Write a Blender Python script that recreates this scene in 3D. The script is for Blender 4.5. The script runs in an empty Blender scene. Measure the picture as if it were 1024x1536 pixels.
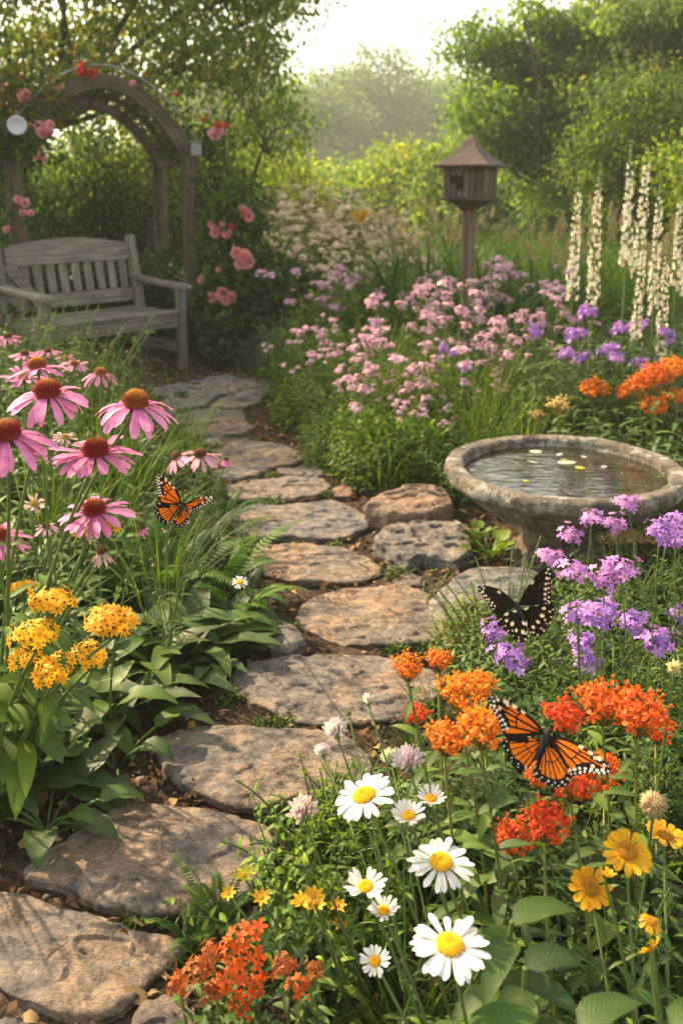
import bpy, math, random
import numpy as np
R = math.radians
SC = bpy.context.scene
COL = SC.collection
rng = np.random.default_rng(7)
random.seed(7)

# ------------------------------------------------------------------ camera
PITCH = R(10.0); CAMH = 1.3; FPX = 1400.0; PCY = 532.0     # pixels of the 1024x1536 photograph
cam_d = bpy.data.cameras.new('camera'); cam = bpy.data.objects.new('camera', cam_d); COL.objects.link(cam)
cam.location = (0, 0, CAMH); cam.rotation_euler = (R(90) - PITCH, 0, 0)
cam_d.sensor_fit = 'VERTICAL'; cam_d.sensor_height = 36.0; cam_d.sensor_width = 24.0
cam_d.lens = 36.0 * FPX / 1536.0
cam_d.shift_y = -(768.0 - PCY) / 1536.0
cam_d.clip_start = 0.05; cam_d.clip_end = 1500
cam_d.dof.use_dof = True; cam_d.dof.focus_distance = 1.75; cam_d.dof.aperture_fstop = 4.8
SC.camera = cam

# ------------------------------------------------------------------ light
SUN_AZ = R(-50); SUN_EL = R(36)          # azimuth from +Y towards +X: behind the left trees
w = bpy.data.worlds.new('World'); SC.world = w; w.use_nodes = True
nt = w.node_tree
bg = nt.nodes['Background']; bg.inputs['Strength'].default_value = 0.15
sky = nt.nodes.new('ShaderNodeTexSky'); sky.sky_type = 'NISHITA'; sky.sun_disc = False
sky.sun_elevation = SUN_EL; sky.sun_rotation = SUN_AZ
sky.air_density = 1.0; sky.dust_density = 2.0; sky.ozone_density = 1.0; sky.altitude = 50
hs = nt.nodes.new('ShaderNodeHueSaturation'); hs.inputs['Saturation'].default_value = .45; nt.links.new(sky.outputs[0], hs.inputs['Color'])
wm = nt.nodes.new('ShaderNodeMix'); wm.data_type = 'RGBA'; wm.blend_type = 'MULTIPLY'; wm.inputs[0].default_value = 1.0; wm.inputs[7].default_value = (1.10, .97, .80, 1)
nt.links.new(hs.outputs[0], wm.inputs[6]); nt.links.new(wm.outputs[2], bg.inputs['Color'])
sl = bpy.data.lights.new('sun', 'SUN'); sl.energy = 4.2; sl.angle = R(0.9); sl.color = (1.0, 0.76, 0.48)
sun = bpy.data.objects.new('sun', sl); COL.objects.link(sun)
sun.rotation_euler = (R(90) - SUN_EL, 0, math.pi - SUN_AZ); sun.location = (-4, 8, 12)
vs = SC.view_settings
vs.view_transform = 'Standard'; vs.look = 'None'; vs.gamma = 1.0; vs.exposure = 1.66
SC.cycles.use_denoising = True
SC.cycles.max_bounces = 6; SC.cycles.diffuse_bounces = 3; SC.cycles.glossy_bounces = 2
SC.cycles.transmission_bounces = 4; SC.cycles.transparent_max_bounces = 8; SC.cycles.volume_bounces = 1
SC.cycles.sample_clamp_indirect = 4.0
SC.cycles.caustics_reflective = False; SC.cycles.caustics_refractive = False
SC.cycles.use_fast_gi = False
# ------------------------------------------------------------------ helpers
UP = np.array([0., 0., 1.])
FWD = np.array([0, math.cos(PITCH), -math.sin(PITCH)]); UPV = np.array([0, math.sin(PITCH), math.cos(PITCH)])
def ray(px, py): return FWD + np.array([1., 0, 0]) * (px - 512.) / FPX + UPV * (PCY - py) / FPX
def at(px, py, t): return np.array([0, 0, CAMH]) + ray(px, py) * t          # t metres in front of the lens
def G(px, py, z=0.0):
    r = ray(px, py); return np.array([0, 0, CAMH]) + r * ((z - CAMH) / r[2])
def nrm(a):
    a = np.asarray(a, float); return a / np.maximum(np.linalg.norm(a, axis=-1, keepdims=True), 1e-9)
def S(h):                                                                   # sRGB hex -> linear
    c = np.array([int(h[i:i + 2], 16) for i in (0, 2, 4)]) / 255.
    return np.where(c <= .04045, c / 12.92, ((c + .055) / 1.055) ** 2.4)
def vnoise(P, seed=0):
    P = np.asarray(P, float); i = np.floor(P).astype(np.int64); f = P - i; u = f * f * (3 - 2 * f)
    def h(a, b, c):
        n = (a * 374761393 + b * 668265263 + c * 2147483647 + seed * 974711) & 0x7fffffff
        n = ((n ^ (n >> 13)) * 1274126177) & 0x7fffffff
        return ((n ^ (n >> 16)) & 0xffff) / 65535.
    r = 0
    for dx in (0, 1):
        for dy in (0, 1):
            for dz in (0, 1):
                wt = (u[..., 0] if dx else 1 - u[..., 0]) * (u[..., 1] if dy else 1 - u[..., 1]) * (u[..., 2] if dz else 1 - u[..., 2])
                r = r + wt * h(i[..., 0] + dx, i[..., 1] + dy, i[..., 2] + dz)
    return r * 2 - 1
def fbm(P, oct=4, seed=0):
    a, s, r = 1., 1., 0
    for k in range(oct): r = r + a * vnoise(np.asarray(P) * s, seed + k); a *= .5; s *= 2.03
    return r / 1.9

class MB:                                       # collects vertices, faces, colours and blade coordinates
    def __init__(s): s.V = []; s.F = []; s.C = []; s.L = []; s.M = []; s.n = 0
    def add(s, V, F, C, mi=0, L=None):
        V = np.asarray(V, float).reshape(-1, 3); n = len(V)
        C = np.asarray(C, float)
        if C.ndim == 1: C = np.tile(C, (n, 1))
        if L is None: L = V
        s.V.append(V); s.C.append(C.reshape(-1, 3)); s.L.append(np.asarray(L, float).reshape(-1, 3))
        F = np.asarray(F, np.int64) + s.n; s.F.append(F); s.M.append(np.full(len(F), mi)); s.n += n
    def build(s, name, mats, parent=None, smooth=True, loc=None):
        me = bpy.data.meshes.new(name)
        V = np.concatenate(s.V)
        if loc is not None: V = V - np.asarray(loc)
        tot = np.concatenate([np.full(len(f), f.shape[1]) for f in s.F]); loops = np.concatenate([f.ravel() for f in s.F])
        me.vertices.add(len(V)); me.vertices.foreach_set('co', V.astype(np.float32).ravel())
        me.loops.add(len(loops)); me.loops.foreach_set('vertex_index', loops.astype(np.int32))
        me.polygons.add(len(tot)); st = np.concatenate([[0], np.cumsum(tot)[:-1]])
        me.polygons.foreach_set('loop_start', st.astype(np.int32)); me.polygons.foreach_set('loop_total', tot.astype(np.int32))
        me.polygons.foreach_set('material_index', np.concatenate(s.M).astype(np.int32))
        me.polygons.foreach_set('use_smooth', np.full(len(tot), smooth))
        C = np.concatenate(s.C); a = me.attributes.new('Col', 'FLOAT_COLOR', 'POINT')
        a.data.foreach_set('color', np.concatenate([C, np.ones((len(C), 1))], 1).astype(np.float32).ravel())
        b = me.attributes.new('lc', 'FLOAT_VECTOR', 'POINT'); b.data.foreach_set('vector', np.concatenate(s.L).astype(np.float32).ravel())
        for m in (mats if isinstance(mats, (list, tuple)) else [mats]): me.materials.append(m)
        me.update(calc_edges=True); me.validate()
        o = bpy.data.objects.new(name, me); COL.objects.link(o)
        if parent is not None: o.parent = parent
        if loc is not None: o.location = tuple(loc)
        return o

PROF = {
 'lance': lambda t: np.sin(np.pi * t ** .72) ** .85,
 'ovate': lambda t: np.sin(np.pi * t ** .6) ** .75,
 'strap': lambda t: np.minimum(1, (1 - t) * 3.2) ** .7 * (0.75 + .25 * np.sin(np.pi * t)),
 'grass': lambda t: (1 - t) ** .6,
 'petal': lambda t: np.clip(.34 + .9 * t, 0, 1) * np.sqrt(np.clip(1 - ((t - .62) / .40).clip(0) ** 2.2, 0, 1)),
 'daisy': lambda t: np.clip(.5 + .7 * t, 0, 1) * np.sqrt(np.clip(1 - ((t - .70) / .31).clip(0) ** 2.4, 0, 1)),
 'star': lambda t: np.sin(np.pi * (t * .86 + .14) ** .8) ,
 'round': lambda t: np.sin(np.pi * (t * .9 + .08) ** .9) ** .6,
}
def arr(x, n): x = np.asarray(x, float); return np.full(n, x) if x.ndim == 0 else x
def blades(mb, P, D, N, L, W, prof='lance', bend=0., fold=.15, cb=(.1, .2, .05), ct=None, cm=None, k=5, wide=True, mi=0, wav=0., notch=0.):
    P = np.atleast_2d(P); n = len(P); D = nrm(np.broadcast_to(D, (n, 3))); N = np.broadcast_to(N, (n, 3))
    N = nrm(N - D * (N * D).sum(-1, keepdims=True)); L = arr(L, n); W = arr(W, n); bend = arr(bend, n); fold = arr(fold, n)
    t = np.linspace(0, 1, k + 1); dt = t[1]
    ang = bend[:, None] * (t[:-1] + dt / 2)
    step = (np.cos(ang)[..., None] * D[:, None] - np.sin(ang)[..., None] * N[:, None]) * (L[:, None, None] * dt)
    c = np.concatenate([np.zeros((n, 1, 3)), np.cumsum(step, 1)], 1) + P[:, None]
    a2 = bend[:, None] * t
    Nl = np.sin(a2)[..., None] * D[:, None] + np.cos(a2)[..., None] * N[:, None]
    S_ = np.cross(D, N)[:, None]
    wd = (W[:, None] * .5 * PROF[prof](t)[None])[..., None]
    f = fold[:, None, None]
    wv = (np.sin(t * 17 + rng.uniform(0, 6, (n, 1))) * wav)[..., None] * wd * Nl if wav else 0
    tang = np.cos(a2)[..., None] * D[:, None] - np.sin(a2)[..., None] * N[:, None]
    cb = np.asarray(cb, float); ct = cb if ct is None else np.asarray(ct, float)
    cb = np.broadcast_to(cb, (n, 3)); ct = np.broadcast_to(ct, (n, 3))
    cc = cb[:, None] * (1 - t)[None, :, None] + ct[:, None] * t[None, :, None]
    if wide:
        V = np.stack([c - S_ * wd + Nl * wd * f + wv, c, c + S_ * wd + Nl * wd * f - wv], 2)
        if notch: V[:, -1, 1] -= tang[:, -1] * (L * notch)[:, None]
        m = 3
        cmid = cc if cm is None else cc * .55 + np.broadcast_to(np.asarray(cm, float), (n, 3))[:, None] * .45
        C = np.stack([cc, cmid, cc], 2); lv = np.array([-1., 0, 1.])
    else:
        V = np.stack([c - S_ * wd, c + S_ * wd], 2); m = 2
        C = np.stack([cc, cc], 2); lv = np.array([-1., 1.])
    Lc = np.zeros(V.shape); Lc[..., 0] = (t[None, :] * L[:, None])[..., None]; Lc[..., 1] = lv; Lc[..., 2] = W[:, None, None]
    base = (np.arange(n) * (k + 1) * m)[:, None, None]; r = np.arange(k)[None, :, None] * m; q = np.arange(m - 1)[None, None]
    i0 = base + r + q
    F = np.stack([i0, i0 + 1, i0 + m + 1, i0 + m], -1).reshape(-1, 4)
    mb.add(V, F, C, mi, Lc)
def tube(mb, P, rad, col=(.1, .2, .05), seg=6, mi=0, cap=True, col2=None):
    P = np.asarray(P, float); n = len(P); rad = arr(rad, n)
    T = nrm(np.gradient(P, axis=0)); ref = np.array([1., 0, 0]) if abs(T[:, 0]).mean() < .8 else np.array([0, 1., 0])
    A = nrm(np.cross(T, ref)); B = np.cross(T, A)
    th = np.arange(seg) / seg * 2 * np.pi
    V = P[:, None] + rad[:, None, None] * (np.cos(th)[None, :, None] * A[:, None] + np.sin(th)[None, :, None] * B[:, None])
    i = np.arange(n - 1)[:, None] * seg; j = np.arange(seg)[None]; j2 = (j + 1) % seg
    F = np.stack([i + j, i + j2, i + seg + j2, i + seg + j], -1).reshape(-1, 4)
    C = np.asarray(col, float)
    if col2 is not None: C = (C * (1 - np.linspace(0, 1, n))[:, None] + np.asarray(col2) * np.linspace(0, 1, n)[:, None]); C = np.repeat(C, seg, 0)
    cum = np.concatenate([[0], np.cumsum(np.linalg.norm(np.diff(P, axis=0), axis=1))])
    L = np.zeros(V.shape); L[..., 0] = cum[:, None]; L[..., 1] = np.cos(th) * rad[:, None]; L[..., 2] = np.sin(th) * rad[:, None]
    mb.add(V, F, C, mi, L)
    if cap:
        for e in (0, n - 1): mb.add(V[e], np.array([np.arange(seg)]) , C if C.ndim == 1 else C[e * seg:(e + 1) * seg], mi, L[e])
def curve(a, b, sag=(0, 0, 0), n=7):
    t = np.linspace(0, 1, n)[:, None]; a = np.asarray(a, float); b = np.asarray(b, float)
    return a * (1 - t) + b * t + np.asarray(sag, float) * 4 * t * (1 - t)
def spikes(mb, P, N, ln, rad, cb, ct, mi=0):
    P = np.atleast_2d(P); n = len(P); N = nrm(np.broadcast_to(N, (n, 3))); ln = arr(ln, n); rad = arr(rad, n)
    A = nrm(np.cross(N, np.array([.31, .52, .79]))); B = np.cross(N, A); r = rad[:, None]
    V = np.stack([P + A * r, P + B * r, P - A * r, P - B * r, P + N * ln[:, None]], 1)
    i = (np.arange(n) * 5)[:, None, None]; q = np.array([[0, 1, 4], [1, 2, 4], [2, 3, 4], [3, 0, 4]])[None]
    cb = np.broadcast_to(cb, (n, 3)); ct = np.broadcast_to(ct, (n, 3))
    mb.add(V, (i + q).reshape(-1, 3), np.stack([cb, cb, cb, cb, ct], 1), mi)
def blobs(mb, P, r, col, mi=0, sq=1.0):                       # many little octa-spheres (18 verts)
    P = np.atleast_2d(P); n = len(P); r = arr(r, n)
    th = np.arange(6) / 6 * 2 * np.pi; ring = lambda z, q: np.stack([np.cos(th) * q, np.sin(th) * q, np.full(6, z)], 1)
    U = np.concatenate([[[0, 0, -1.]], ring(-.55, .83), ring(.55, .83), [[0, 0, 1.]]]); U[:, 2] *= sq
    V = P[:, None] + U[None] * r[:, None, None]
    f = []
    for j in range(6):
        a, b = 1 + j, 1 + (j + 1) % 6
        f += [[0, b, a, a], [a, b, b + 6, a + 6], [a + 6, b + 6, 13, 13]]
    tri = [x[:3] for x in f if x[2] == x[3]]; quad = [x for x in f if x[2] != x[3]]
    i = (np.arange(n) * 14)[:, None, None]; c = np.repeat(np.broadcast_to(col, (n, 3)), 14, 0)
    b0 = mb.n; mb.add(V, (i + np.array(quad)[None]).reshape(-1, 4), c, mi)
    T = (i + np.array(tri)[None]).reshape(-1, 3) + b0; mb.F.append(T); mb.M.append(np.full(len(T), mi))
def box(mb, c, x, y, z, sx, sy, sz, col, mi=0, bev=.006, rnd=0.):
    # a bevelled board: centre c, axes x y z, full sizes; the first axis is the grain
    x, y, z = [nrm(np.asarray(a, float)) for a in (x, y, z)]; c = np.asarray(c, float)
    h = np.array([sx, sy, sz]) / 2.; b = min(bev, *(h * .45))
    vs_, idx = [], {}
    for ax in range(3):
        for sg in (np.ndindex(2, 2, 2)):
            s_ = np.array(sg) * 2 - 1; p = s_ * (h - b); p[ax] = s_[ax] * h[ax]; idx[(ax,) + sg] = len(vs_); vs_.append(p)
    F = []
    for ax in range(3):
        o1, o2 = [k for k in range(3) if k != ax]
        for s in (0, 1):
            q = []
            for a, d in ((0, 0), (1, 0), (1, 1), (0, 1)):
                sg = [0, 0, 0]; sg[ax] = s; sg[o1] = a; sg[o2] = d; q.append(idx[(ax,) + tuple(sg)])
            F.append(q)
    for ax in range(3):
        o1, o2 = [k for k in range(3) if k != ax]
        for a in (0, 1):
            for d in (0, 1):
                q = []
                for s, o in ((0, o1), (1, o1), (1, o2), (0, o2)):
                    sg = [0, 0, 0]; sg[ax] = s; sg[o1] = a; sg[o2] = d; q.append(idx[(o,) + tuple(sg)])
                F.append(q)
    tri = [[idx[(k,) + sg] for k in range(3)] for sg in np.ndindex(2, 2, 2)]
    p = np.array(vs_); off = rng.uniform(0, 30, 3)
    # orient faces outward
    def fix(f):
        q = p[f]; nn = np.cross(q[1] - q[0], q[2] - q[0]); return f if (nn * q.mean(0)).sum() > 0 else f[::-1]
    F = [fix(f) for f in F]; tri = [fix(f) for f in tri]
    V = c + p[:, :1] * x + p[:, 1:2] * y + p[:, 2:] * z
    b0 = mb.n; colv = np.asarray(col) * (1 + rng.uniform(-rnd, rnd))
    mb.add(V, F, colv, mi, p + off); T = np.array(tri) + b0; mb.F.append(T); mb.M.append(np.full(len(T), mi))
def tag(o, label=None, cat=None, group=None, kind=None):
    if label: o['label'] = label
    if cat: o['category'] = cat
    if group: o['group'] = group
    if kind: o['kind'] = kind
    return o
def empty(name, loc, label, cat, group=None):
    o = bpy.data.objects.new(name, None); COL.objects.link(o); o.location = tuple(loc); o.empty_display_size = .05
    return tag(o, label, cat, group)
def dup(root, loc, rz, sc=1.0, label=None, group=None, sz=None, tilt=(0, 0)):
    def cp(o, par):
        c = o.copy(); COL.objects.link(c)
        if par is not None: c.parent = par
        for ch in list(o.children): cp(ch, c)
        return c
    r = cp(root, None); r.location = tuple(loc); r.rotation_euler = (tilt[0], tilt[1], rz); r.scale = (sc, sc, sz or sc)
    if label: r['label'] = label
    if group: r['group'] = group
    return r
def inpolys(P, poly):                                  # many points against one polygon
    P = np.atleast_2d(P); poly = np.asarray(poly)[:, :2]; q = np.roll(poly, 1, 0); r = np.zeros(len(P), bool)
    for (x1, y1), (x2, y2) in zip(poly, q):
        m = (y1 > P[:, 1]) != (y2 > P[:, 1])
        if y1 != y2: r ^= m & (P[:, 0] < (x2 - x1) * (P[:, 1] - y1) / (y2 - y1) + x1)
    return r
def on_stone(P):
    P = np.atleast_2d(P)[:, :2]; r = np.zeros(len(P), bool)
    for s in STONES: r |= inpolys(P, s)
    return r
def scatter(poly, n, gap=0.0):                         # n ground points inside a polygon, kept apart and off the stones
    poly = np.asarray(poly)[:, :2]; lo, hi = poly.min(0), poly.max(0); out = []
    C = rng.uniform(lo, hi, (n * 60, 2)); C = C[inpolys(C, poly)]; C = C[~on_stone(C)]
    for p in C:
        if len(out) >= n: break
        if all((p[0] - q[0]) ** 2 + (p[1] - q[1]) ** 2 > gap * gap for q in out): out.append(p)
    return out

# ------------------------------------------------------------------ materials
def newmat(name):
    m = bpy.data.materials.new(name); m.use_nodes = True; nt = m.node_tree; b = nt.nodes['Principled BSDF']
    return m, nt, b
def nd(nt, t, **kw):
    n = nt.nodes.new(t)
    for k, v in kw.items():
        if hasattr(n, k) and k not in ('Scale',): setattr(n, k, v)
        else: n.inputs[k].default_value = v
    return n
def ramp(nt, fac, stops):
    n = nt.nodes.new('ShaderNodeValToRGB'); e = n.color_ramp.elements
    for i, (p, c) in enumerate(stops):
        el = e[i] if i < 2 else e.new(p)
        el.position = p; el.color = tuple(c) + (1,) if len(c) == 3 else c
    nt.links.new(fac, n.inputs[0]); return n.outputs[0]
def mixc(nt, a, b, fac, mode='MIX'):
    n = nt.nodes.new('ShaderNodeMix'); n.data_type = 'RGBA'; n.blend_type = mode
    for s, v in ((n.inputs[0], fac), (n.inputs[6], a), (n.inputs[7], b)):
        if hasattr(v, 'is_linked') or isinstance(v, bpy.types.NodeSocket): nt.links.new(v, s)
        elif isinstance(v, (int, float)): s.default_value = v
        else: s.default_value = tuple(v) + (1,)
    return n.outputs[2]
def mth(nt, op, a, b=0.0, c=None):
    n = nt.nodes.new('ShaderNodeMath'); n.operation = op
    for i, v in enumerate((a, b, c)):
        if v is None: continue
        if isinstance(v, bpy.types.NodeSocket): nt.links.new(v, n.inputs[i])
        else: n.inputs[i].default_value = v
    return n.outputs[0]
def organic(name, trans=.35, rough=.5, spec=.35, veins=0., varh=.03, varv=.3, noise=30., tint=(1.25, 1.15, .55), gain=1.0, streak=0., sat=1.):
    m, nt, b = newmat(name); L = nt.links
    at_ = nd(nt, 'ShaderNodeAttribute', attribute_name='Col'); oi = nd(nt, 'ShaderNodeObjectInfo')
    hs = nt.nodes.new('ShaderNodeHueSaturation')
    L.new(mth(nt, 'MULTIPLY_ADD', oi.outputs['Random'], varh * 2, .5 - varh), hs.inputs['Hue'])
    tc = nt.nodes.new('ShaderNodeTexCoord')
    nz = nd(nt, 'ShaderNodeTexNoise', Scale=noise, Detail=3.); L.new(tc.outputs['Object'], nz.inputs['Vector'])
    rv = nd(nt, 'ShaderNodeMath', operation='FRACT'); L.new(mth(nt, 'MULTIPLY', oi.outputs['Random'], 7.31), rv.inputs[0])
    v = mth(nt, 'MULTIPLY_ADD', rv.outputs[0], varv * .7 * gain, (1 - varv * .35) * gain); hs.inputs['Saturation'].default_value = sat
    v2 = mth(nt, 'MULTIPLY_ADD', nz.outputs['Fac'], .7, .65)
    L.new(mth(nt, 'MULTIPLY', v, v2), hs.inputs['Value']); L.new(at_.outputs['Color'], hs.inputs['Color'])
    col = hs.outputs[0]
    if streak:
        lq = nd(nt, 'ShaderNodeAttribute', attribute_name='lc'); mq = nt.nodes.new('ShaderNodeMapping'); mq.inputs['Scale'].default_value = (14, 4.5, 900); L.new(lq.outputs['Vector'], mq.inputs[0])
        nq = nd(nt, 'ShaderNodeTexNoise', Scale=1., Detail=3.); L.new(mq.outputs[0], nq.inputs['Vector'])
        col = mixc(nt, col, ramp(nt, nq.outputs['Fac'], [(.32, (1 - streak,) * 3), (.55, (1, 1, 1)), (.7, (1 + streak * .4,) * 3)]), 1., 'MULTIPLY')
    if veins:
        lc = nd(nt, 'ShaderNodeAttribute', attribute_name='lc'); sx = nt.nodes.new('ShaderNodeSeparateXYZ'); L.new(lc.outputs['Vector'], sx.inputs[0])
        ay = mth(nt, 'ABSOLUTE', sx.outputs[1]); ws = mth(nt, 'MULTIPLY', ay, sx.outputs[2])
        ph = mth(nt, 'SUBTRACT', sx.outputs[0], mth(nt, 'MULTIPLY', ws, .45))
        rel = mth(nt, 'DIVIDE', ph, mth(nt, 'MULTIPLY_ADD', sx.outputs[2], .16, .0008))
        s = mth(nt, 'PINGPONG', rel, .5)
        vn = nd(nt, 'ShaderNodeMapRange'); vn.inputs[1].default_value = 0; vn.inputs[2].default_value = .13; vn.inputs[3].default_value = 1; vn.inputs[4].default_value = 0
        L.new(s, vn.inputs[0])
        col = mixc(nt, col, mixc(nt, col, (.35, .45, .2), .5), mth(nt, 'MULTIPLY', vn.outputs[0], veins))
        nb = nd(nt, 'ShaderNodeTexNoise', Scale=26., Detail=5., Roughness=.7); ov = nt.nodes.new('ShaderNodeVectorMath'); ov.operation = 'ADD'; L.new(tc.outputs['Object'], ov.inputs[0]); L.new(oi.outputs['Random'], ov.inputs[1]); L.new(ov.outputs[0], nb.inputs['Vector'])
        col = mixc(nt, col, (.17, .15, .035), ramp(nt, nb.outputs['Fac'], [(.56, (0, 0, 0)), (.66, (.55, .55, .55))])); col = mixc(nt, col, (.10, .055, .02), ramp(nt, nb.outputs['Fac'], [(.66, (0, 0, 0)), (.70, (.8, .8, .8))]))
        bp = nd(nt, 'ShaderNodeBump', Strength=.25, Distance=.001); L.new(mth(nt, 'MULTIPLY_ADD', vn.outputs[0], -1., mth(nt, 'MULTIPLY', nz.outputs['Fac'], .6)), bp.inputs['Height'])
        L.new(bp.outputs[0], b.inputs['Normal'])
    L.new(col, b.inputs['Base Color']); b.inputs['Roughness'].default_value = rough; b.inputs['Specular IOR Level'].default_value = spec
    if trans:
        tr = nt.nodes.new('ShaderNodeBsdfTranslucent'); L.new(mixc(nt, col, tint, 1., 'MULTIPLY'), tr.inputs[0])
        mx = nt.nodes.new('ShaderNodeMixShader'); mx.inputs[0].default_value = trans
        L.new(b.outputs[0], mx.inputs[1]); L.new(tr.outputs[0], mx.inputs[2]); L.new(mx.outputs[0], nt.nodes['Material Output'].inputs[0])
    return m
M = {}
M['leaf'] = organic('leaf_green', .38, .55, .25, veins=0., varh=.015, varv=.4, gain=.84, sat=1.1)
M['bigleaf'] = organic('broad_leaf', .32, .5, .3, veins=.16, varh=.012, varv=.3, gain=.84, sat=1.08)
M['tree'] = organic('tree_leaf', .6, .55, .2, varh=.01, varv=.2, noise=1.2)
M['petal'] = organic('petal', .35, .6, .25, varh=.01, varv=.14, noise=60., tint=(1.1, 1.0, 1.0), streak=.32)
M['white'] = organic('white_petal', .3, .6, .25, varh=0., varv=.05, noise=40., tint=(1., 1., 1.), streak=.14)
M['stem'] = organic('stem', .0, .5, .3, varh=.01, varv=.2)
M['core'] = organic('flower_disc', .0, .7, .15, varh=.005, varv=.1, noise=90.)
M['bark'] = organic('bark', .0, .9, .1, varh=.0, varv=.1, noise=14.)
M['litter'] = organic('dry_leaf', .1, .8, .15, varh=.0, varv=.0, noise=50., tint=(1, 1, 1))
M['wing'] = organic('wing', .08, .7, .08, varh=0., varv=0., noise=200., tint=(1.1, .9, .7))
M['fur'] = organic('dark_body', .0, .8, .2, varh=0., varv=0., noise=300.)

def stone_mat(name, stops, scale=1.0, bump=1.0, streak=1.0, lichen=0.):
    m, nt, b = newmat(name); L = nt.links
    tc = nt.nodes.new('ShaderNodeTexCoord'); oi = nt.nodes.new('ShaderNodeObjectInfo')
    cmb = nt.nodes.new('ShaderNodeCombineXYZ')
    for i, k in enumerate((37., 53., 71.)): L.new(mth(nt, 'MULTIPLY', oi.outputs['Random'], k), cmb.inputs[i])
    ad = nt.nodes.new('ShaderNodeVectorMath'); ad.operation = 'ADD'; L.new(tc.outputs['Object'], ad.inputs[0]); L.new(cmb.outputs[0], ad.inputs[1])
    mp = nt.nodes.new('ShaderNodeMapping'); mp.inputs['Rotation'].default_value = (0, 0, .25); mp.inputs['Scale'].default_value = (3.5, 14, 14); L.new(ad.outputs[0], mp.inputs[0])
    n1 = nd(nt, 'ShaderNodeTexNoise', Scale=4.6 * scale, Detail=8., Roughness=.68, Distortion=.2); L.new(ad.outputs[0], n1.inputs['Vector'])
    n2 = nd(nt, 'ShaderNodeTexNoise', Scale=26. * scale, Detail=9., Roughness=.72, Distortion=.0); L.new(ad.outputs[0], n2.inputs['Vector'])
    n3 = nd(nt, 'ShaderNodeTexNoise', Scale=150. * scale, Detail=5., Roughness=.7); L.new(ad.outputs[0], n3.inputs['Vector'])
    n4 = nd(nt, 'ShaderNodeTexNoise', Scale=1.9 * scale, Detail=10., Roughness=.75, Distortion=.5); L.new(mp.outputs[0], n4.inputs['Vector'])
    at_ = nd(nt, 'ShaderNodeAttribute', attribute_name='Col')
    f = mth(nt, 'ADD', mth(nt, 'MULTIPLY', n1.outputs['Fac'], .72), mth(nt, 'MULTIPLY', n4.outputs['Fac'], .28 * streak))
    c = ramp(nt, f, stops)
    c = mixc(nt, c, ramp(nt, n2.outputs['Fac'], [(.34, (.34, .34, .36)), (.5, (1, 1, 1)), (.68, (1.4, 1.34, 1.25))]), .75, 'MULTIPLY')
    c = mixc(nt, c, ramp(nt, n4.outputs['Fac'], [(.36, (.5, .48, .48)), (.45, (1, 1, 1)), (.6, (1., 1., 1.)), (.72, (1.2, 1.14, 1.05))]), .6 * streak, 'MULTIPLY')
    c = mixc(nt, c, ramp(nt, n3.outputs['Fac'], [(.3, (.6, .6, .6)), (.5, (1, 1, 1)), (.7, (1.25, 1.25, 1.25))]), .7, 'MULTIPLY')
    n8 = nd(nt, 'ShaderNodeTexNoise', Scale=13. * scale, Detail=11., Roughness=.78); L.new(ad.outputs[0], n8.inputs['Vector'])
    c = mixc(nt, c, ramp(nt, n8.outputs['Fac'], [(.40, (.5, .49, .5)), (.425, (.86, .86, .86)), (.50, (.95, .95, .95)), (.515, (1.12, 1.1, 1.05)), (.60, (1.2, 1.14, 1.05)), (.615, (1.55, 1.42, 1.25))]), .65 * streak, 'MULTIPLY')
    n9 = nd(nt, 'ShaderNodeTexVoronoi', Scale=9. * scale); n9.feature = 'DISTANCE_TO_EDGE'; wv_ = nt.nodes.new('ShaderNodeVectorMath'); wv_.operation = 'MULTIPLY_ADD'; L.new(n2.outputs['Color'], wv_.inputs[0]); wv_.inputs[1].default_value = (.12, .12, .12); L.new(ad.outputs[0], wv_.inputs[2]); L.new(wv_.outputs[0], n9.inputs['Vector'])
    crk = mth(nt, 'MULTIPLY', ramp(nt, n9.outputs['Distance'], [(.0, (1, 1, 1)), (.018, (0, 0, 0))]), ramp(nt, n1.outputs['Fac'], [(.47, (0, 0, 0)), (.55, (1, 1, 1))]))
    c = mixc(nt, c, (.04, .036, .033), mth(nt, 'MULTIPLY', crk, .6 * streak))
    if lichen:
        n5 = nd(nt, 'ShaderNodeTexNoise', Scale=9., Detail=6., Roughness=.7); L.new(ad.outputs[0], n5.inputs['Vector'])
        c = mixc(nt, c, (.44, .43, .38), mth(nt, 'MULTIPLY', ramp(nt, n5.outputs['Fac'], [(.53, (0, 0, 0)), (.57, (1, 1, 1))]), lichen))
        n6 = nd(nt, 'ShaderNodeTexNoise', Scale=8., Detail=8., Roughness=.75); L.new(tc.outputs['Object'], n6.inputs['Vector'])
        c = mixc(nt, c, (.035, .033, .03), mth(nt, 'MULTIPLY', ramp(nt, n6.outputs['Fac'], [(.5, (0, 0, 0)), (.62, (1, 1, 1))]), .8 * lichen))
    c = mixc(nt, c, at_.outputs['Color'], 1., 'MULTIPLY')
    L.new(c, b.inputs['Base Color']); b.inputs['Roughness'].default_value = .82; b.inputs['Specular IOR Level'].default_value = .3
    h = mth(nt, 'ADD', mth(nt, 'MULTIPLY', n2.outputs['Fac'], 1.), mth(nt, 'MULTIPLY', n3.outputs['Fac'], .25))
    h = mth(nt, 'ADD', h, mth(nt, 'MULTIPLY', n4.outputs['Fac'], 1.3 * streak)); h = mth(nt, 'ADD', h, mth(nt, 'MULTIPLY', ramp(nt, n8.outputs['Fac'], [(.40, (0, 0, 0)), (.43, (.35, .35, .35)), (.50, (.4, .4, .4)), (.515, (.75, .75, .75)), (.6, (.8, .8, .8)), (.615, (1, 1, 1))]), .35 * streak)); h = mth(nt, 'SUBTRACT', h, mth(nt, 'MULTIPLY', crk, .4 * streak))
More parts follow.
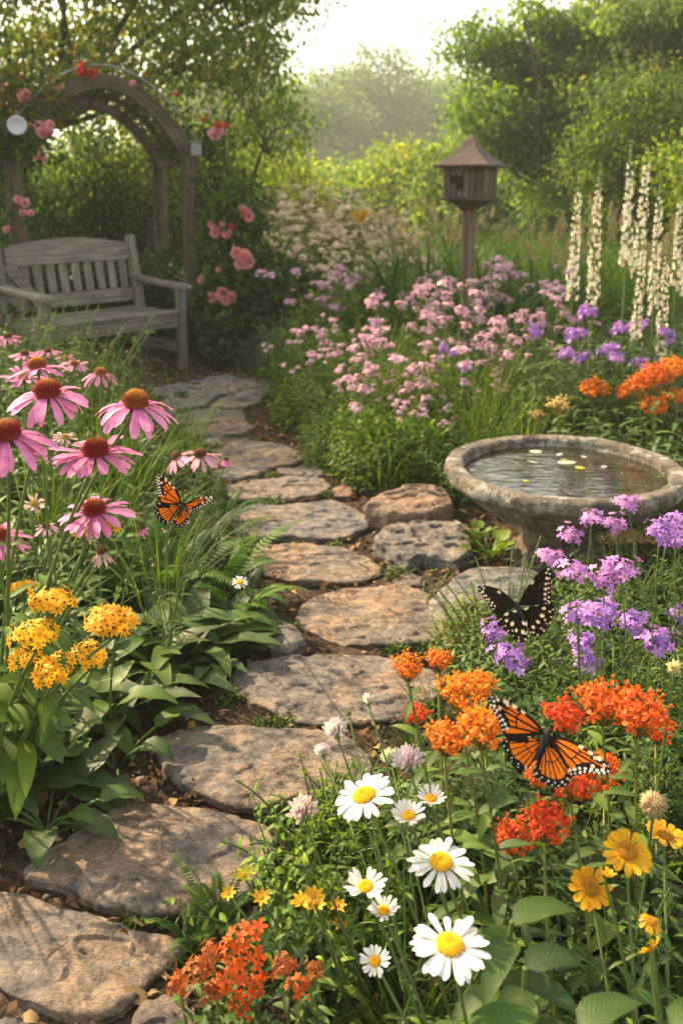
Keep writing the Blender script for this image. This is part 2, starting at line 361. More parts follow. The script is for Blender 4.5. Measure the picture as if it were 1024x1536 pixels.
    bp = nd(nt, 'ShaderNodeBump', Strength=1. * bump, Distance=.016); L.new(h, bp.inputs['Height']); L.new(bp.outputs[0], b.inputs['Normal'])
    return m
M['flag'] = stone_mat('flagstone', [(.32, (.12, .12, .127)), (.42, (.18, .172, .168)), (.49, (.24, .215, .195)), (.55, (.35, .26, .19)), (.61, (.26, .226, .2)), (.70, (.165, .158, .154))])
M['grey'] = stone_mat('grey_fieldstone', [(.3, (.1, .105, .11)), (.5, (.19, .19, .19)), (.62, (.3, .25, .21)), (.75, (.2, .19, .18))], streak=1.2)
M['bath'] = stone_mat('weathered_concrete', [(.3, (.14, .125, .105)), (.5, (.25, .215, .17)), (.7, (.34, .29, .22))], scale=1.5, streak=.8, lichen=1.)
def soil_mat():
    m, nt, b = newmat('soil'); L = nt.links; tc = nt.nodes.new('ShaderNodeTexCoord')
    n1 = nd(nt, 'ShaderNodeTexNoise', Scale=14., Detail=8., Roughness=.7); n2 = nd(nt, 'ShaderNodeTexNoise', Scale=120., Detail=4.)
    for n in (n1, n2): L.new(tc.outputs['Object'], n.inputs['Vector'])
    at_ = nd(nt, 'ShaderNodeAttribute', attribute_name='Col')
    c = mixc(nt, at_.outputs['Color'], ramp(nt, n1.outputs['Fac'], [(.3, (.4, .4, .4)), (.5, (1, 1, 1)), (.7, (1.7, 1.6, 1.5))]), 1., 'MULTIPLY')
    c = mixc(nt, c, ramp(nt, n2.outputs['Fac'], [(.3, (.5, .5, .5)), (.7, (1.5, 1.5, 1.5))]), 1., 'MULTIPLY')
    L.new(c, b.inputs['Base Color']); b.inputs['Roughness'].default_value = .95; b.inputs['Specular IOR Level'].default_value = .15
    bp = nd(nt, 'ShaderNodeBump', Strength=1., Distance=.02); L.new(mth(nt, 'ADD', n1.outputs['Fac'], mth(nt, 'MULTIPLY', n2.outputs['Fac'], .4)), bp.inputs['Height']); L.new(bp.outputs[0], b.inputs['Normal'])
    return m
M['soil'] = soil_mat()
def wood_mat(name, dark, mid, light, grain=1.0):
    m, nt, b = newmat(name); L = nt.links
    lc = nd(nt, 'ShaderNodeAttribute', attribute_name='lc'); at_ = nd(nt, 'ShaderNodeAttribute', attribute_name='Col')
    mp = nt.nodes.new('ShaderNodeMapping'); mp.inputs['Scale'].default_value = (2.2, 38, 38); L.new(lc.outputs['Vector'], mp.inputs[0])
    n1 = nd(nt, 'ShaderNodeTexNoise', Scale=1.6 * grain, Detail=7., Roughness=.65, Distortion=.5); L.new(mp.outputs[0], n1.inputs['Vector'])
    n2 = nd(nt, 'ShaderNodeTexNoise', Scale=5., Detail=5.); L.new(lc.outputs['Vector'], n2.inputs['Vector'])
    c = ramp(nt, n1.outputs['Fac'], [(.3, dark), (.5, mid), (.7, light)])
    c = mixc(nt, c, ramp(nt, n2.outputs['Fac'], [(.3, (.6, .6, .62)), (.6, (1.1, 1.08, 1.05))]), .8, 'MULTIPLY')
    c = mixc(nt, c, at_.outputs['Color'], 1., 'MULTIPLY')
    L.new(c, b.inputs['Base Color']); b.inputs['Roughness'].default_value = .75; b.inputs['Specular IOR Level'].default_value = .3
    bp = nd(nt, 'ShaderNodeBump', Strength=.6, Distance=.004); L.new(n1.outputs['Fac'], bp.inputs['Height']); L.new(bp.outputs[0], b.inputs['Normal'])
    return m
M['wood'] = wood_mat('weathered_teak', (.055, .05, .046), (.15, .137, .12), (.25, .228, .2))
M['brownwood'] = wood_mat('old_brown_wood', (.03, .022, .018), (.085, .062, .05), (.16, .122, .1))
def plain(name, col, rough=.5, metal=0., spec=.5):
    m, nt, b = newmat(name); L = nt.links; tc = nt.nodes.new('ShaderNodeTexCoord')
    n = nd(nt, 'ShaderNodeTexNoise', Scale=30., Detail=4.); L.new(tc.outputs['Object'], n.inputs['Vector'])
    L.new(mixc(nt, tuple(np.array(col) * .75), tuple(np.array(col) * 1.15), n.outputs['Fac']), b.inputs['Base Color'])
    b.inputs['Roughness'].default_value = rough; b.inputs['Metallic'].default_value = metal; b.inputs['Specular IOR Level'].default_value = spec
    return m
M['metal'] = plain('dull_metal', (.22, .22, .21), .5, .6)
M['greybox'] = plain('grey_enamel', (.2, .21, .215), .45)
M['disc'] = plain('white_enamel', (.44, .45, .53), .4)
def panel_mat():
    m, nt, b = newmat('smoky_panel'); L = nt.links
    tr = nt.nodes.new('ShaderNodeBsdfTransparent'); tr.inputs[0].default_value = (.85, .85, .72, 1)
    b.inputs['Base Color'].default_value = (.09, .085, .05, 1); b.inputs['Roughness'].default_value = .5
    mx = nt.nodes.new('ShaderNodeMixShader'); mx.inputs[0].default_value = .5
    L.new(b.outputs[0], mx.inputs[1]); L.new(tr.outputs[0], mx.inputs[2]); L.new(mx.outputs[0], nt.nodes['Material Output'].inputs[0])
    return m
M['panel'] = panel_mat()
def water_mat():
    m, nt, b = newmat('still_water'); L = nt.links; tc = nt.nodes.new('ShaderNodeTexCoord')
    mp = nt.nodes.new('ShaderNodeMapping'); mp.inputs['Scale'].default_value = (7, 16, 1); L.new(tc.outputs['Object'], mp.inputs[0])
    n = nd(nt, 'ShaderNodeTexNoise', Scale=1.6, Detail=3., Roughness=.55, Distortion=.6); L.new(mp.outputs[0], n.inputs['Vector'])
    b.inputs['Base Color'].default_value = (.02, .02, .008, 1); b.inputs['Roughness'].default_value = .02; b.inputs['IOR'].default_value = 1.75
    b.inputs['Specular IOR Level'].default_value = .9
    bp = nd(nt, 'ShaderNodeBump', Strength=.12, Distance=.02); L.new(n.outputs['Fac'], bp.inputs['Height']); L.new(bp.outputs[0], b.inputs['Normal'])
    return m
M['water'] = water_mat()
# ------------------------------------------------------------------ ground sheet
def ground_z(x, y):
    p = np.stack([x, y, 0 * x], -1)
    return fbm(p * 2.2, 4, 3) * .018 + fbm(p * 9, 3, 11) * .006 - .004
def make_ground():
    mid = np.arange(-3.2, 3.2, .04); far = np.array([4, 5, 7, 10, 15, 25, 40, 70, 120, 250, 600.])
    xs = np.concatenate([-far[::-1], mid, far]); ys = np.concatenate([[-600, -200, -60, -20, -6, -2, -.5, .3], np.arange(.7, 9, .04), [9.5, 10.5, 12, 15, 20, 30, 45, 70, 120, 250, 700]])
    X, Y = np.meshgrid(xs, ys, indexing='ij'); Z = ground_z(X, Y)
    far_ = (np.hypot(X, Y - 4) > 7); Z[far_] = np.minimum(Z[far_], -.01)
    V = np.stack([X, Y, Z], -1).reshape(-1, 3); nx, ny = len(xs), len(ys)
    i = np.arange(nx - 1)[:, None] * ny + np.arange(ny - 1)[None]
    F = np.stack([i, i + ny, i + ny + 1, i + 1], -1).reshape(-1, 4)
    k = np.clip((np.hypot(V[:, 0], V[:, 1] - 4) - 5) / 3, 0, 1)[:, None]
    C = np.array([.055, .038, .026]) * (1 - k) + np.array([.06, .085, .025]) * k
    mb = MB(); mb.add(V, F, C); o = mb.build('ground', M['soil']); tag(o, kind='structure')
make_ground()

# ------------------------------------------------------------------ stones, traced on the ground
STONES = []
def resample(P, n):
    P = np.asarray(P); Q = np.concatenate([P, P[:1]]); d = np.concatenate([[0], np.cumsum(np.linalg.norm(np.diff(Q, axis=0), axis=1))])
    s = np.linspace(0, d[-1], n, endpoint=False)
    return np.stack([np.interp(s, d, Q[:, k]) for k in range(Q.shape[1])], 1)
def stone(label, px, h=.045, seed=0, mat='flag', tint=(1, 1, 1), name='stepping_stone', cat='stepping stone', group='flagstones of the path', dome=0., flare=.0, rough=1., nu=200, nr=46, tilt=(0, 0)):
    h = h * .38 if mat == 'flag' else h * .62
    W3 = np.array([G(a, b, h) for a, b in px])[:, :2]
    ar = np.sum(W3[:, 0] * np.roll(W3[:, 1], -1) - np.roll(W3[:, 0], -1) * W3[:, 1])
    if ar < 0: W3 = W3[::-1]
    O = resample(W3, nu)
    for _ in range(1): O = .25 * np.roll(O, 1, 0) + .5 * O + .25 * np.roll(O, -1, 0)
    c = O.mean(0); rel = O - c; size = np.sqrt(abs(ar) / 2)
    q = np.concatenate([O * 1.0, np.full((nu, 1), seed * 3.7)], 1)
    rad = 1 + (fbm(q * 14, 4, seed) * .016 + fbm(q * 45, 3, seed + 5) * .011) * rough * .5 / max(size, .1) * 1.2
    rel = rel * rad[:, None]
    t = np.linspace(0, 1, nr) ** .85
    XY = c + rel[None] * t[1:, None, None]                               # (nr-1, nu, 2)
    XY = np.concatenate([np.tile(c, (1, nu, 1)), XY], 0)
    P3 = np.concatenate([XY, np.full(XY.shape[:2] + (1,), seed * 5.1)], -1)
    z = fbm(P3 * 5, 4, seed + 20) * .012 * rough + fbm(P3 * 24, 4, seed + 30) * .0045 * rough + fbm(P3 * np.array([9, 30, 1]), 4, seed + 33) * .004 * rough
    st = fbm(P3 * np.array([5, 8, 1.]), 4, seed + 40) * 3.6
    fl = np.floor(st); fr = st - fl; z = z + (fl + np.clip((fr - .42) / .16, 0, 1)) * .0062 * rough     # split, flaky layers
    edge = np.linalg.norm(rel, axis=1)[None] * (1 - t)[:, None]
    e = np.clip(1 - edge / .010, 0, 1); z = z - e ** 1.5 * .005 * (1 + .8 * fbm(P3 * 18, 2, seed + 50))
    z = z + dome * (1 - t[:, None] ** 2.6) + (XY[..., 0] - c[0]) * tilt[0] + (XY[..., 1] - c[1]) * tilt[1]
    top = np.concatenate([XY, (z + h)[..., None]], -1)
    rings = []; last = top[-1]
    hh = last[:, 2]
    for k, (zf, off) in enumerate(((.75, .001), (.5, -.003), (.3, .001), (.0, -.003), (-.5, -.006))):
        o_ = off + flare * (1 - zf) + fbm(np.concatenate([last[:, :2] * 16, np.full((nu, 1), k * 2.3 + seed)], 1), 3, seed + 60) * (.007 if mat == 'flag' else .011) * rough
        d = nrm(np.concatenate([rel, np.zeros((nu, 1))], 1))
        rings.append(np.stack([last[:, 0] + d[:, 0] * o_, last[:, 1] + d[:, 1] * o_, hh * zf if zf >= 0 else np.full(nu, -.05)], 1))
    V = np.concatenate([top, np.array(rings)], 0); m = V.shape[0]
    i = np.arange(m - 1)[:, None] * nu; j = np.arange(nu)[None]; j2 = (j + 1) % nu
    F = np.stack([i + j, i + nu + j, i + nu + j2, i + j2], -1).reshape(-1, 4)
    mb = MB(); mb.add(V.reshape(-1, 3), F, np.array(tint, float))
    o = mb.build(name, M[mat], loc=(c[0], c[1], 0)); tag(o, label, cat, group)
    STONES.append(c + rel); return o
g = (.92, .97, 1.05); tn = (1.08, 1.0, .9); rd = (1.12, .95, .88)
stone('large flat flagstone cut off by the lower left corner', [(-70, 1340), (0, 1331), (45, 1336), (100, 1356), (165, 1376), (210, 1391), (265, 1408), (282, 1421), (265, 1436), (232, 1460), (215, 1481), (190, 1506), (150, 1526), (100, 1521), (50, 1506), (20, 1492), (-10, 1465), (-70, 1440)], .05, 1, tint=(1, .99, .97))
stone('dark stone edge lowest at the bottom left corner', [(-90, 1475), (-5, 1490), (15, 1515), (60, 1540), (110, 1558), (100, 1620), (-90, 1620)], .035, 2, tint=g)
stone('small broken stone beside orange blooms at the bottom edge', [(198, 1522), (215, 1505), (245, 1492), (275, 1497), (292, 1520), (300, 1570), (195, 1575)], .04, 3, tint=rd)
stone('broad flagstone with reddish left end, second from bottom', [(35, 1303), (75, 1271), (130, 1238), (165, 1211), (190, 1200), (240, 1198), (290, 1206), (350, 1223), (400, 1238), (410, 1256), (412, 1281), (408, 1300), (385, 1335), (345, 1357), (285, 1366), (220, 1371), (175, 1361), (125, 1346), (90, 1326), (40, 1316)], .05, 4, tint=(1.03, .99, .97))
stone('wide grey tan flagstone behind the white pink blooms, third from bottom', [(232, 1115), (250, 1098), (290, 1088), (340, 1086), (400, 1087), (460, 1090), (500, 1098), (530, 1110), (555, 1130), (560, 1150), (545, 1175), (500, 1190), (440, 1203), (390, 1211), (350, 1208), (315, 1195), (270, 1175), (250, 1160), (240, 1140)], .05, 5, tint=(1, .98, .96))
stone('long oval flagstone level with the first orange blooms', [(345, 1012), (360, 1000), (400, 989), (450, 980), (512, 976), (562, 980), (612, 988), (650, 1005), (662, 1025), (655, 1045), (630, 1062), (592, 1074), (562, 1081), (500, 1085), (425, 1075), (380, 1056), (352, 1033)], .05, 6, tint=(1.02, 1, .98))
stone('flagstone between small grey rock and flat bluish rock', [(443, 923), (455, 903), (482, 891), (514, 882), (564, 877), (611, 880), (642, 891), (646, 911), (666, 930), (670, 950), (658, 962), (603, 968), (549, 966), (498, 960), (459, 942)], .05, 7, tint=tn)
stone('sandy oval flagstone beside the little white aster', [(367, 840), (381, 825), (408, 815), (459, 812), (517, 817), (545, 829), (572, 846), (572, 856), (545, 868), (494, 872), (447, 872), (408, 862), (381, 854), (369, 848)], .05, 8, tint=(1.1, 1.02, .92))
stone('bluish flagstone left of the brown boulder', [(348, 775), (357, 764), (389, 757), (447, 751), (502, 752), (529, 762), (549, 774), (553, 786), (529, 798), (505, 807), (439, 808), (389, 805), (357, 800), (348, 786)], .05, 9, tint=g)
stone('straight edged flagstone behind the bluish one', [(335, 728), (380, 716), (440, 715), (485, 719), (496, 731), (478, 742), (428, 749), (370, 751), (342, 745)], .045, 10, tint=(.98, 1, 1))
stone('small squarish stone at right of the path middle', [(416, 703), (439, 697), (472, 694), (494, 703), (495, 709), (479, 716), (446, 716), (422, 713)], .04, 11, tint=g)
stone('narrow stone partly under faded coneflowers', [(316, 706), (353, 701), (392, 702), (408, 708), (383, 716), (346, 719), (322, 716)], .04, 12, tint=(1, 1, 1))
stone('long pointed flagstone halfway up the path', [(318, 674), (353, 663), (392, 662), (426, 668), (452, 680), (463, 687), (432, 696), (392, 700), (353, 700), (322, 693)], .05, 13, tint=(1, .99, .97))
stone('thin sliver stone above the long pointed flagstone', [(300, 656), (339, 654), (376, 655), (385, 661), (346, 664), (310, 665)], .035, 14, tint=g)
stone('warm tan block stone with sharp right end', [(280, 640), (313, 634), (366, 629), (385, 639), (366, 648), (323, 652), (284, 652)], .06, 15, tint=(1.12, .98, .86))
stone('tan rectangular stone behind the warm block', [(262, 623), (290, 616), (329, 613), (364, 612), (369, 622), (366, 629), (319, 631), (272, 635)], .05, 16, tint=(1.04, .99, .92))
stone('rough slab with jagged front near the far end', [(236, 601), (256, 594), (296, 596), (318, 599), (308, 608), (290, 613), (256, 611)], .045, 17, tint=g)
stone('pale angular slab at right of the far end', [(313, 608), (329, 595), (356, 588), (386, 585), (400, 590), (386, 603), (369, 611), (339, 612)], .045, 18, tint=(1.02, 1, .96))
stone('narrow bluish slab among the far slabs', [(271, 590), (293, 584), (323, 585), (337, 591), (319, 597), (288, 596)], .04, 19, tint=g)
stone('oval slab leftmost at the far end', [(221, 585), (240, 576), (266, 575), (290, 582), (266, 591), (238, 594)], .04, 20, tint=(.96, 1, 1.04))
stone('farthest slab right of the bench leg', [(260, 574), (290, 567), (319, 563), (346, 562), (362, 567), (333, 576), (303, 581), (276, 579)], .04, 21, tint=g)
stone('large pale slab at the far turn of path', [(302, 581), (333, 573), (366, 567), (392, 567), (414, 572), (392, 579), (366, 585), (336, 588), (311, 586)], .045, 22, tint=(1, 1, 1))
stone('tan slab under the pink flowers at far right', [(366, 584), (396, 577), (428, 574), (430, 582), (392, 589)], .04, 23, tint=tn)
stone('small slab half hidden by orange coneflower', [(215, 612), (244, 609), (268, 613), (262, 622), (232, 623)], .04, 24, tint=g)
stone('small reddish stone at right edge of path', [(497, 733), (512, 727), (532, 730), (527, 743), (502, 743)], .05, 25, tint=(1.15, .85, .75), name='rock', cat='rock', group='edging rocks')
stone('tiny flat stone wedged behind the flagstone with bluish rock', [(588, 868), (611, 856), (636, 868), (631, 878), (598, 880)], .03, 26, tint=(.9, .85, .8), name='rock', cat='rock', group='edging rocks')
stone('small grey rock beside long green leaves at left of path', [(398, 946), (408, 935), (432, 936), (453, 950), (458, 962), (432, 972), (405, 970)], .065, 27, 'grey', tint=(1.25, 1.2, 1.15), name='rock', cat='rock', group='edging rocks', dome=.015)
stone('flat bluish grey rock under the black butterfly', [(642, 900), (662, 876), (689, 858), (720, 851), (760, 849), (800, 855), (832, 872), (820, 895), (760, 915), (700, 926), (672, 928), (652, 918)], .07, 28, 'grey', tint=(1.25, 1.3, 1.35), name='rock', cat='rock', group='edging rocks', dome=.01, flare=.01)
stone('rounded brown boulder beside the birdbath', [(546, 764), (556, 748), (580, 738), (610, 732), (645, 733), (668, 740), (680, 752), (672, 764), (640, 772), (590, 772)], .095, 29, 'grey', tint=(1.5, 1.15, .9), name='rock', cat='rock', group='edging rocks', dome=.02, flare=.012, rough=1.5)
stone('angular boulder with dark blue face in front of birdbath', [(563, 804), (575, 793), (622, 783), (682, 782), (707, 793), (707, 815), (682, 828), (640, 822), (615, 830), (585, 820)], .10, 30, 'grey', tint=(1.25, 1.2, 1.15), name='rock', cat='rock', group='edging rocks', flare=.012, rough=1.6, tilt=(-.05, .1))

rng = np.random.default_rng(21)
# ------------------------------------------------------------------ bench
def make_bench():
    d = nrm(np.array([.67, .74, 0])); bk = nrm(np.array([-.74, .67, 0])); u = UP
    o = np.array([-1.12, 6.72, 0]); Lb = 1.15; dp = .54
    b = empty('garden_bench', o - d * Lb / 2 + bk * dp / 2, 'weathered grey wooden garden bench with curved arms and slatted back', 'bench')
    base = np.array(b.location)
    def P(s, q, z): return -d * s + bk * q + u * z + (o - base)      # s along from right end, q backwards
    W = (1, 1, 1); wd = M['wood']
    def part(name, f, par=b):
        mb = MB(); f(mb); return mb.build(name, wd, par, smooth=False)
    for s in (0.03, Lb - .03):
        part('front_leg', lambda m: box(m, P(s, .03, .305), u, d, bk, .61, .062, .062, W, rnd=.1))
        def rl(m):
            box(m, P(s, dp - .02, .23), u, d, bk, .46, .055, .07, W, rnd=.1)
            ax = nrm(u * 1 + bk * .2); box(m, P(s, dp + .03, .69), ax, d, np.cross(ax, d), .56, .058, .062, W, rnd=.1)
        part('rear_leg', rl)
        part('side_rail', lambda m: box(m, P(s, dp / 2, .17), bk, d, u, dp - .08, .035, .07, W, rnd=.1))
        part('side_apron', lambda m: box(m, P(s, dp / 2, .37), bk, d, u, dp - .08, .035, .085, W, rnd=.1))
        def arm(m):
            n = 26; q = np.linspace(-.045, dp + .05, n); x = (q + .045) / (dp + .095)
            zt = .635 + .012 * np.sin(x * 3) + .045 * np.clip((x - .45) / .55, 0, 1) ** 1.6
            zt = zt - .018 * np.clip(1 - (x / .06), 0, 1) ** 2
            wdt = .041 + .010 * np.clip(1 - x * 2, 0, 1); th = .034
            zb = zt - th + .012 * np.clip(1 - (x / .06), 0, 1) ** 2
            V = []
            for k in range(n):
                for sx, zz, sh in ((-1, zb[k], 1), (1, zb[k], 1), (1.06, (zb[k] + zt[k]) / 2, 1), (1, zt[k] - .004, .97), (.8, zt[k], 1), (-.8, zt[k], 1), (-1, zt[k] - .004, .97), (-1.06, (zb[k] + zt[k]) / 2, 1)):
                    V.append(P(s, q[k], zz) + d * sx * wdt[k])
            V = np.array(V).reshape(n, 8, 3); i = np.arange(n - 1)[:, None] * 8; j = np.arange(8)[None]; j2 = (j + 1) % 8
            F = np.stack([i + j, i + j2, i + 8 + j2, i + 8 + j], -1).reshape(-1, 4)
            L = np.zeros((n, 8, 3)); L[..., 0] = q[:, None]; L[..., 1] = np.cos(np.arange(8)) * .04 + s * 3; L[..., 2] = np.sin(np.arange(8)) * .04
            m.add(V, F, W, 0, L); m.add(V[0], [list(range(8))[::-1]], W, 0, L[0]); m.add(V[-1], [list(range(8))], W, 0, L[-1])
        part('armrest', arm)
    part('front_apron', lambda m: box(m, P(Lb / 2, .035, .375), d, bk, u, Lb - .12, .03, .10, (.95, .95, .95)))
    part('rear_apron', lambda m: box(m, P(Lb / 2, dp - .03, .36), d, bk, u, Lb - .12, .03, .09, (.95, .95, .95)))
    for k in range(6):
        part('seat_slat', lambda m: box(m, P(Lb / 2, .0 + .042 + k * .082, .437 - .022 * math.sin(k / 5 * 3.1)), d, bk, u, Lb + (.0 if k else -.0) - (.13 if k in (0, 5) else .02), .074, .024, (1, 1, 1), rnd=.14))
    ax = nrm(u + bk * .2); nb = np.cross(d, ax)
    def BP(s, z): return P(s, dp - .005 + (z - .42) * .2, z)
    part('lower_rail', lambda m: box(m, BP(Lb / 2, .53), d, ax, nb, Lb - .12, .10, .032, W))
    def top(m):
        n = 30; s = np.linspace(.055, Lb - .055, n); x = (s - .055) / (Lb - .11)
        zt = .90 + .062 * np.sin(np.pi * x) ** .8; zb = np.full(n, .785)
        V = []
        for k in range(n):
            for z, off in ((zb[k], -.018), (zt[k], -.018), (zt[k], .018), (zb[k], .018)): V.append(BP(s[k], z) - nb * off)
        V = np.array(V).reshape(n, 4, 3); i = np.arange(n - 1)[:, None] * 4; j = np.arange(4)[None]; j2 = (j + 1) % 4
        F = np.stack([i + j, i + j2, i + 4 + j2, i + 4 + j], -1).reshape(-1, 4)
        L = np.zeros((n, 4, 3)); L[..., 0] = s[:, None]; L[..., 1] = np.stack([zb, zt, zt, zb], 1); L[..., 2] = np.array([0, 0, .03, .03])
        m.add(V, F, W, 0, L); m.add(V[0], [[0, 1, 2, 3]], W, 0, L[0]); m.add(V[-1], [[3, 2, 1, 0]], W, 0, L[-1])
    part('top_rail', top)
    for k in range(10):
        s = .125 + (Lb - .25) * k / 9
        part('back_slat', lambda m: box(m, BP(s, .684), ax, d, nb, .208, .058, .02, W, rnd=.16))
make_bench()

# ------------------------------------------------------------------ rose arch
def make_arch():
    A = np.array([-1.235, 7.75, 0]); B = np.array([-2.42, 7.05, 0]); dv = np.array([-.62, 1.95, 0])
    span = B - A; o = A + span / 2 + dv / 2
    r = empty('garden_arch', o, 'old brown wooden arch with curved roof of smoky panels behind the bench', 'garden arch')
    A = A - o; B = B - o; W = (1, 1, 1); bw = M['brownwood']
    hs, rise = 1.55, .57
    def post(p, hgt):
        mb = MB(); n = 9; z = np.linspace(-.05, hgt, n); jit = rng.normal(0, .004, (n, 2))
        tube(mb, np.stack([p[0] + jit[:, 0], p[1] + jit[:, 1], z], 1), .072 + rng.normal(0, .002, n), W, seg=10); return mb.build('post', bw, r)
    for p in (A, B, A + dv, B + dv): post(p, hs + .02)
    th = np.linspace(0, np.pi, 33)
    def arcp(off, ex=0., f=0.): # points of the arch at depth fraction f
        x = (1 - np.cos(th)) / 2; z = hs + ex * .3 + (rise + ex * .6) * (.8 * (1 - (2 * x - 1) ** 2) + .2 * np.sin(th))
        x = (x - .5) * (1 + ex * 1.2) + .5
        return A + span * x[:, None] + dv * f + UP * z[:, None]
    def rib(name, f, w, h, mat, ex=0.):
        mb = MB(); C = arcp(0, ex, f); T = nrm(np.gradient(C, axis=0)); dn = nrm(dv); N_ = np.cross(T, dn)
        V = np.stack([C + dn * w / 2 * a + N_ * h / 2 * b for a, b in ((-1, -1), (1, -1), (1, 1), (-1, 1))], 1); n = len(C)
        i = np.arange(n - 1)[:, None] * 4; j = np.arange(4)[None]; j2 = (j + 1) % 4
        F = np.stack([i + j, i + j2, i + 4 + j2, i + 4 + j], -1).reshape(-1, 4)
        L = np.zeros((n, 4, 3)); L[..., 0] = np.linspace(0, 2, n)[:, None]; L[..., 1] = np.array([0, .1, .1, 0]); L[..., 2] = np.array([0, 0, .1, .1])
        mb.add(V, F, W, 0, L); mb.add(V[0], [[0, 1, 2, 3]], W); mb.add(V[-1], [[3, 2, 1, 0]], W)
        return mb.build(name, mat, r, smooth=False)
    rib('arch_rib', 0, .075, .115, bw); rib('arch_rib', 1, .07, .10, bw); rib('roof_bar', .5, .04, .045, bw)
    mb = MB(); C = arcp(0, .12, -.05); tube(mb, C[3:-3], .011, W, seg=6); tube(mb, [C[8], arcp(0, 0, 0)[8]], .008, W, seg=6); tube(mb, [C[24], arcp(0, 0, 0)[24]], .008, W, seg=6); mb.build('hoop', M['metal'], r)
    C0, C1 = arcp(0), arcp(0, 0, 1)
    for k in (5, 11, 16, 21, 27):
        mb = MB(); tube(mb, [C0[k] + dv * .04, C1[k] - dv * .04], .02, W, seg=6); mb.build('roof_bar', bw, r)
    mb = MB(); Ca, Cb = arcp(0, .02, .05), arcp(0, .02, .95); V = np.stack([Ca, Cb], 1); n = len(Ca); i = np.arange(n - 1) * 2
    mb.add(V, np.stack([i, i + 1, i + 3, i + 2], 1), W); mb.build('roof_panel', M['panel'], r)
    for p, q in ((A, A + dv), (B, B + dv)):
        mb = MB(); box(mb, (p + q) / 2 + UP * hs, dv, span, UP, 2.0, .05, .07, W); mb.build('side_beam', bw, r, smooth=False)
    return o, A + o, B + o, dv, lambda f, ex, k: None, (lambda ex, f: arcp(0, ex, f) + o)
ARCH = make_arch()
# white disc and grey box fixed to the arch
def make_fixtures():
    p = at(26, 188, 6.45); t = empty('round_plate', p, 'round white enamel plate hanging on the rose covered arch', 'plate')
    mb = MB(); n = 40; th = np.arange(n) / n * 2 * np.pi
    prof = [(0, -.010), (.045, -.010), (.052, -.014), (.062, -.016), (.066, -.012), (.066, .004), (.0, .006)]
    ax = nrm(-ray(26, 188)); X = nrm(np.cross(UP, ax)); Yv = np.cross(ax, X)
    V = np.stack([np.stack([(X * math.cos(a) + Yv * math.sin(a)) * rr - ax * zz for a in th]) for rr, zz in prof]); m = len(prof)
    i = np.arange(m - 1)[:, None] * n; j = np.arange(n)[None]; j2 = (j + 1) % n
    mb.add(V.reshape(-1, 3), np.stack([i + j, i + j2, i + n + j2, i + n + j], -1).reshape(-1, 4), (1, 1, 1)); mb.build('dish', M['disc'], t)
    mb = MB(); tube(mb, [Yv * .06, Yv * .1 - ax * .02], .004, (1, 1, 1)); mb.build('hook', M['metal'], t)
    A = ARCH[1]; p = np.array([A[0] + .075, A[1] - .12, 1.62]); t = empty('lamp_box', p, 'small grey metal box lamp mounted on top of right arch post', 'lamp')
    mb = MB(); box(mb, (0, 0, 0), (1, .1, 0), (-.1, 1, 0), UP, .085, .07, .105, (1, 1, 1), bev=.008); mb.build('housing', M['greybox'], t, smooth=False)
    mb = MB(); box(mb, (0, 0, .058), (1, .1, 0), (-.1, 1, 0), UP, .10, .085, .012, (.8, .8, .8), bev=.004); mb.build('cap', M['greybox'], t, smooth=False)
make_fixtures()

